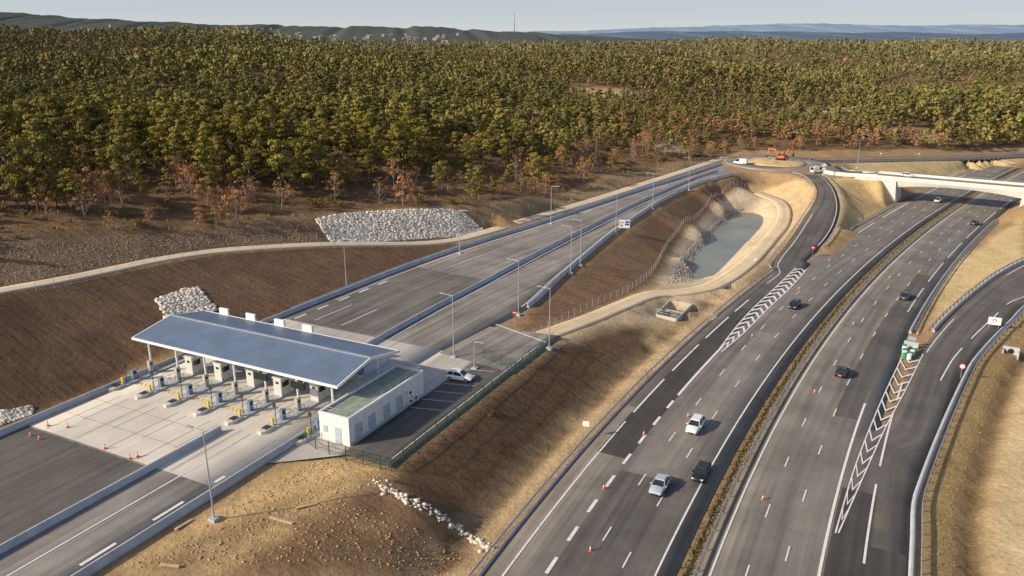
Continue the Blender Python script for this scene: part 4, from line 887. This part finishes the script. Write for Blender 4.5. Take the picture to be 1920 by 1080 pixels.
def trunk(h,r0,lims,seed,m):
    mb=MB(); rr=random.Random(seed); x=y=0; prev=(0,0,-.6); pr=r0
    for k in range(1,5):
        x+=rr.uniform(-.2,.2);y+=rr.uniform(-.2,.2); c_=(x,y,h*k/4); r_=r0*(1-k/4.6); mb.tube(prev,c_,pr,r_,6); prev=c_;pr=r_
    for (c_,_) in lims: mb.tube((c_[0]*.1,c_[1]*.1,max(.8,c_[2]-1.6)),c_,r0*.35,r0*.1,4)
    return mb.build('trunk',m)
protos={'pine':[],'oak':[],'bush':[]}
for s_ in range(12):
    cl=pine_clumps(s_+10); V=cloud(cl,115,.235,s_); tr=trunk(9.3,.2,cl,s_,M_BARK if s_%2 else M_BARK2); protos['pine'].append((np_mesh('pine_crown',V,quads(V),[M_PINE]),tr.data)); bpy.data.objects.remove(tr)
for s_ in range(7):
    cl=oak_clumps(s_+40); V=cloud(cl,50 if s_<4 else 12,.15,s_+50); tr=trunk(5.4,.13,cl+[((c[0][0]*1.25,c[0][1]*1.25,c[0][2]+.8),0) for c in cl[::2]],s_+9,M_BARK2); protos['oak'].append((np_mesh('oak_crown',V,quads(V),[M_OAK]),tr.data)); bpy.data.objects.remove(tr)
for s_ in range(4):
    cl=[((rng.normal()*.8,rng.normal()*.8,.5+rng.random()*.9),(.8,.8,.6)) for _ in range(6)]; V=cloud(cl,60,.17,s_+70); tr=trunk(1.2,.08,cl[:3],s_,M_BARK); protos['bush'].append((np_mesh('bush_crown',V,quads(V),[M_BUSH]),tr.data)); bpy.data.objects.remove(tr)
def plant(kind,x,y,sc,label,group):
    cm,tm=random.choice(protos[kind]); nm={'pine':'pine_tree','oak':'oak_tree','bush':'bush'}[kind]
    t=thing(nm,label,{'pine':'tree','oak':'tree','bush':'bush'}[kind],(x,y,hgt(x,y)-.1),random.random()*6.28,group); wx=random.uniform(.85,1.2); t.scale=(sc*wx,sc*wx*random.uniform(.9,1.1),sc)
    link('crown',cm,t); link('trunk',tm,t)
def grid_pts(r0,r1,sp,lim=.78):
    X=np.arange(-r1*lim,r1*lim,sp); Y=np.arange(80,r1,sp)
    gx,gy=np.meshgrid(X,Y); gx=gx+rng.uniform(-.55,.55,gx.shape)*sp; gy=gy+rng.uniform(-.55,.55,gy.shape)*sp
    k=(np.abs(gx)<gy*.72+25)&(np.hypot(gx,gy)>=r0)&(np.hypot(gx,gy)<r1)&inpoly(gx,gy,forest_poly); return np.stack([gx[k],gy[k]],1)
EL=np.array([p[:2] for p in res(FE,4)])
def edged(x,y): return np.min(np.hypot(EL[:,0]-x,EL[:,1]-y))
def fld(x,y): return (math.sin(x*.045+1.3)*math.sin(y*.05+.4)+.6*math.sin(x*.11+y*.07)+.5*math.sin(x*.19-y*.16+2))/1.6
def lowf(x,y): return .5*math.sin(x*.017+y*.006+.7)+.5*math.sin(y*.021-x*.009+2.1)
cand=grid_pts(0,430,4.3); pines=[];oaks=[];bushes=[]
for x,y in cand:
    if clearing(x,y): continue
    e=edged(x,y); n_=fld(x,y); r=random.random()
    if e<8: pr,po,pb=.03,.24,.26
    elif e<24: pr,po,pb=.13+.22*n_,.30,.20
    elif e<46: pr,po,pb=.36+.34*n_,.22,.12
    elif e<90: pr,po,pb=.62+.34*n_,.09,.04
    else: pr,po,pb=.72+.34*n_,.05,.0
    if x>40 and e<75: po+=.12
    if r<pr: pines.append((x,y,e))
    elif r<pr+po: oaks.append((x,y,e))
    elif r<pr+po+pb: bushes.append((x,y,e))
def key(a):
    x,y,e=a; inf=abs(x)<(y*CP+12)*.655; return math.hypot(x,y)+(0 if inf else 1000)
pines.sort(key=key); oaks.sort(key=key); bushes.sort(key=key)
print(len(pines),len(oaks),len(bushes))
def place_words(x,y,e):
    u=960+F*x/(y*CP+(H-hgt(x,y))*SP); k=int(np.clip(u/192,0,9))
    col=['at far left','left of the canopy','above the canopy','above riprap left end','above the riprap','above riprap right end','left of the roundabout','behind the roundabout','right of the roundabout','at far right'][k]
    row='in the forest fringe' if e<25 else ('in the second tree band' if e<50 else 'deeper in the forest')
    return row+' '+col
def szw(s): return 'tall' if s>1.1 else ('mid sized' if s>.85 else 'small')
for x,y,e in pines[:300]:
    s=random.choice((random.uniform(.45,.85),random.uniform(.75,1.1),random.uniform(1.0,1.35)))*(1.08 if x<-30 else .82); plant('pine',x,y,s,szw(s)+' olive green pine '+place_words(x,y,e),'pines along the forest front')
for x,y,e in oaks[:295]:
    s=random.uniform(.5,1.3); plant('oak',x,y,s,szw(s)+' russet brown oak '+place_words(x,y,e),'russet oaks along the forest front')
for x,y,e in bushes[:290]:
    s=random.uniform(.4,1.3); plant('bush',x,y,s,szw(s)+' dull green bush '+place_words(x,y,e),'bushes along the forest front')
for u,v,s,lb in ((925,780,.4,'tiny green shrub alone on the brown motorway slope'),(1010,690,.25,'small weed near the top of the brown slope')):
    p=G(u,v); plant('bush',p[0],p[1],s,lb,'lone shrubs on the brown slope')
lods={'pine':[[cloud(pine_clumps(s_+10),32,.42,s_) for s_ in range(12)],[cloud(pine_clumps(s_+10,10),12,.75,s_) for s_ in range(10)],[cloud(pine_clumps(s_+10,6),7,1.1,s_) for s_ in range(8)]],
      'oak':[[cloud(oak_clumps(s_+40),28,.3,s_) for s_ in range(4)],[cloud(oak_clumps(s_+40,7),9,.6,s_) for s_ in range(3)],[cloud(oak_clumps(s_+40,5),5,1.1,s_) for s_ in range(3)]]}
Vs=[];Ts=[]
def mass(kind,x,y,lod,sc):
    base=random.choice(lods[kind][lod]); a=random.random()*6.28; c_,s_=math.cos(a),math.sin(a)
    wide=random.uniform(.85,1.2); lf=lowf(x,y)
    if kind=='pine': sc*=1+.2*lf
    v=np.stack([(base[:,0]*c_-base[:,1]*s_)*sc*wide,(base[:,0]*s_+base[:,1]*c_)*sc*wide,base[:,2]*sc],1)+(x,y,hgt(x,y)-.3); Vs.append(v)
    k=random.uniform(.65,1.3)*(1+.22*lf)
    if kind=='pine': col=(PC[0]*k*random.uniform(.85,1.12),PC[1]*k,PC[2]*k)
    else: col=(.36*k,.20*k,.10*k)
    hz=min(.5,math.hypot(x,y)/3000); col=tuple(c*(1-hz)+d*hz for c,d in zip(col,(.24,.235,.18)))  # distance haze painted into the tree tint, stronger farther away
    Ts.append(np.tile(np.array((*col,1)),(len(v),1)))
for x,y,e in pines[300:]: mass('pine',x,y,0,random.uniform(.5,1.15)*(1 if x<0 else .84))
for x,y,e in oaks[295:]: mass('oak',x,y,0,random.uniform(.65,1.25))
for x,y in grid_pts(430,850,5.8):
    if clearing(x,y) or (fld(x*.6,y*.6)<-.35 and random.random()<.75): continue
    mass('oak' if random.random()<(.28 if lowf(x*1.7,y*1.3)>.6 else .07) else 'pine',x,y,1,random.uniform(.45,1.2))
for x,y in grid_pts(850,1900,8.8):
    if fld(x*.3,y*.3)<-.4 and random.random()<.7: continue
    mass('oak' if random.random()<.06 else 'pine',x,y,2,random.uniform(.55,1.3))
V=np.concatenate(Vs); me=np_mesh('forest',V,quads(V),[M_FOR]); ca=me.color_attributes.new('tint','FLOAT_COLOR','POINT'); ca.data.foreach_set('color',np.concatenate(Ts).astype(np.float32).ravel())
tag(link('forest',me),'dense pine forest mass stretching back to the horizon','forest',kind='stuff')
print('forest',len(V)//4,time.time()-T0)
# grass tufts
def tufts(pts,col,name,label,s=.22,n=6):
    V=[]
    for x,y in pts:
        z=hgt(x,y); k=rng.integers(3,n); d=rng.normal(size=(k,2))*s; hh=s*(1+rng.random(k)*1.6); w=s*.5
        for i in range(k):
            a=rng.random()*3.14; bx,by=x+d[i,0],y+d[i,1]; dx,dy=w*math.cos(a),w*math.sin(a)
            V+=[(bx-dx,by-dy,z-.05),(bx+dx,by+dy,z-.05),(bx+dx*.5+d[i,0]*.4,by+dy*.5,z+hh[i]),(bx-dx*.6+d[i,0]*.4,by-dy*.6,z+hh[i]*.9)]
    V=np.array(V); return tag(link(name,np_mesh(name,V,quads(V),[foliage_mat(name,col,.2)])),label,'grass',kind='stuff')
ml=hw(0,40,300); L_=arclen(ml); pts=[tuple(p[:2]+rng.normal(size=2)*.22) for p in at_s(ml,L_,np.sort(rng.random(1300)*L_[-1]))]
tufts(pts,(.23,.18,.075),'grass','low green and yellow plants growing along the motorway median',.16)
vp=[tuple(a[:2]) for a in off(RRR,1.8)]+[tuple(a[:2]) for a in off(RRR,5.2)[::-1]]; pts=[p for p in scatter(vp,1700) if p[1]<210]
tufts(pts,(.36,.27,.12),'grass','dry brown grass on the verge right of the exit ramp',.08)
pts=scatter(gp([(1745,615),(1790,505),(1915,402),(1915,475),(1850,515),(1790,565)]),700); tufts(pts,(.48,.38,.19),'grass','dry yellow grass between right carriageway and exit ramp',.09)
FP=[(x,y) for x,y in grid_pts(0,330,2.2) if edged(x,y)<50 and abs(x)<y*.7+5 and random.random()<.5]
tufts(FP,(.26,.16,.08),'undergrowth','low brown undergrowth covering the ground of the forest fringe',.26,7)
# ---------------- distant hills
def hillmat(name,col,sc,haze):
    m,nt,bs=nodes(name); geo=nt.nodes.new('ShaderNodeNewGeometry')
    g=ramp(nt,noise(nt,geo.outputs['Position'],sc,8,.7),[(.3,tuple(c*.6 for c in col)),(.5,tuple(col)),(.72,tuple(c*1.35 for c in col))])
    nt.links.new(mix(nt,g,haze,.5,'MIX'),bs.inputs['Base Color']); bs.inputs['Roughness'].default_value=1; bs.inputs['Specular IOR Level'].default_value=0; return m  # aerial haze is mixed into the hill base colour
def ridge(name,t,prof,m,depth,z0=10,seed=0,amp=2.5):
    us=np.array([p[0] for p in prof]); vv=np.array([p[1] for p in prof]); r=np.random.default_rng(seed)
    X=np.linspace((us[0]-960)/F*t,(us[-1]-960)/F*t,260); top=H+(70-np.interp(X/t*F+960,us,vv))/F*t
    for k in range(10): l=t*.25/(1.6**k); top+=amp*t/3000*math.pow(.72,k)*np.sin(X*6.283/l+r.random()*6)
    S_=np.linspace(0,1,28); V=[]
    for s in S_:
        f=math.sin(min(s*1.25,1)*math.pi/2) if s<.8 else 1-(s-.8)*2
        wob=sum(np.sin(X*6.283/(t*.07/(k+1))+s*5*(k+1)+k) for k in range(4))*(top-z0)*.03*math.sin(s*math.pi)
        V.append(np.stack([X,np.full_like(X,t-depth+depth*s*1.25),z0+(top-z0)*f+wob],1))
    V=np.stack(V,0); a,b=V.shape[:2]; idx=np.arange(a*b).reshape(a,b); Fq=np.stack([idx[:-1,:-1],idx[:-1,1:],idx[1:,1:],idx[1:,:-1]],-1).reshape(-1,4)
    link(name,np_mesh(name,V.reshape(-1,3),Fq,[m],True),kind='structure'); return V
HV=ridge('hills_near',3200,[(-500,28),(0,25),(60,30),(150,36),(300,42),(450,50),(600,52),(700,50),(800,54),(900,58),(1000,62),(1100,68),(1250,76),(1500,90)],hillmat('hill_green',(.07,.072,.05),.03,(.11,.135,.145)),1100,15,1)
ridge('hills_middle',7500,[(700,85),(850,75),(1000,66),(1200,60),(1400,61),(1600,62),(1750,66),(1920,60),(2400,60)],hillmat('hill_haze_blue',(.09,.125,.155),.008,(.135,.19,.265)),2500,5,2,1.2)
ridge('hills_far',14000,[(-600,60),(800,62),(1050,60),(1200,54),(1350,50),(1500,47),(1650,51),(1800,49),(1920,52),(2500,52)],hillmat('hill_haze_pale_blue',(.20,.27,.36),.003,(.26,.35,.46)),3500,5,3,.8)
M_TILE=mat('terracotta_tiles',(.36,.25,.19),.8); M_WALLH=mat('cream_render',(.44,.41,.37),.8)
def house(p,rz,label,s):
    t=thing('village_house',label,'house',p,rz,'houses on the distant hill'); mb=MB(); mb.box((0,0,2.5),(14*s,9*s,7)); mb.build('wall',M_WALLH,t)
    mb=MB(); a,b=7.6*s,5.2*s; mb.add([(-a,-b,6),(a,-b,6),(a,b,6),(-a,b,6),(-a,0,8.4),(a,0,8.4)],[(0,1,5,4),(2,3,4,5),(1,2,5),(3,0,4),(0,3,2,1)]); mb.build('roof',M_TILE,t)
    for k in (-4,0,4): mb=MB(); mb.box((k*s,-4.52*s,4),(1.6,.1,2)); mb.build('window',M_BLK,t)
for i in range(60):
    u=random.choice([random.uniform(425,640),random.uniform(640,870)]) if i%6 else random.uniform(200,900)
    col_=int(np.clip(np.searchsorted(HV[0,:,0],(u-960)/F*2700),0,259)); tv=random.uniform(66,80) if u>400 else random.uniform(50,60)
    row=min(range(3,22),key=lambda r_:abs(proj(HV[r_,col_])[1]-tv)); p=HV[row,col_]
    house((p[0]+random.uniform(-8,8),p[1],p[2]-1.5),random.uniform(-.5,.5),'pale village house on the distant hill, '+('left' if u<400 else 'middle' if u<640 else 'right')+(' upper row' if tv<70 else ' lower row'),random.uniform(.5,.95))
tm=2900; x=(964-960)/F*tm; t=thing('radio_mast','thin tall mast rising above the distant hill','mast',(x,tm,50)); 
mb=MB(); mb.tube((0,0,0),(0,0,82),1.8,1.0,6); mb.build('mast_tube',mat('mast_grey',(.3,.3,.32),.7),t); mb=MB(); mb.tube((0,0,66),(0,0,70),2.4,2.4,8); mb.build('antenna_drum',M_WHITE,t)
# ---------------- light, sky, camera
el=math.radians(27); az=np.array((-.94,-.34)); az/=np.linalg.norm(az); sv=Vector((az[0]*math.cos(el),az[1]*math.cos(el),math.sin(el)))
sd=bpy.data.lights.new('sun','SUN'); sd.energy=5.0; sd.angle=math.radians(.7); sd.color=(1,.885,.69); so=bpy.data.objects.new('sun',sd); COL.objects.link(so); so.rotation_euler=sv.to_track_quat('Z','Y').to_euler(); so.location=(0,0,200)
wd=bpy.data.worlds.new('World'); S.world=wd; wd.use_nodes=True; nt=wd.node_tree; sk=nt.nodes.new('ShaderNodeTexSky'); sk.sky_type='NISHITA'; sk.sun_disc=False; sk.sun_elevation=el; sk.sun_rotation=math.atan2(az[0],az[1]); sk.air_density=1; sk.dust_density=1.5; sk.ozone_density=.9
tcw=nt.nodes.new('ShaderNodeTexCoord'); sp_=nt.nodes.new('ShaderNodeSeparateXYZ'); nt.links.new(tcw.outputs['Generated'],sp_.inputs[0])
hz=ramp(nt,sp_.outputs[2],[(0.0,(.86,.89,.89)),(.03,(.68,.77,.84)),(.12,(.52,.62,.73)),(.3,(.40,.48,.60))])
hz=mix(nt,hz,(5.6,5.6,5.6),1.)
fac=ramp(nt,sp_.outputs[2],[(0.0,(.9,.9,.9)),(.06,(.8,.8,.8)),(.22,(0,0,0))])
nt.links.new(mix(nt,mix(nt,sk.outputs[0],(1.06,.98,.98),1.),hz,fac,'MIX'),nt.nodes['Background'].inputs[0]); nt.nodes['Background'].inputs[1].default_value=.145
cd=bpy.data.cameras.new('camera'); cd.lens=F/1920*36; cd.sensor_width=36; cd.clip_end=60000; cd.clip_start=1; co=bpy.data.objects.new('camera',cd); COL.objects.link(co); co.location=(0,0,H); co.rotation_euler=(math.pi/2-PT,0,0); S.camera=co
S.view_settings.view_transform='Standard'; S.view_settings.look='None'; S.view_settings.exposure=0
print('done',time.time()-T0,len(bpy.data.objects))
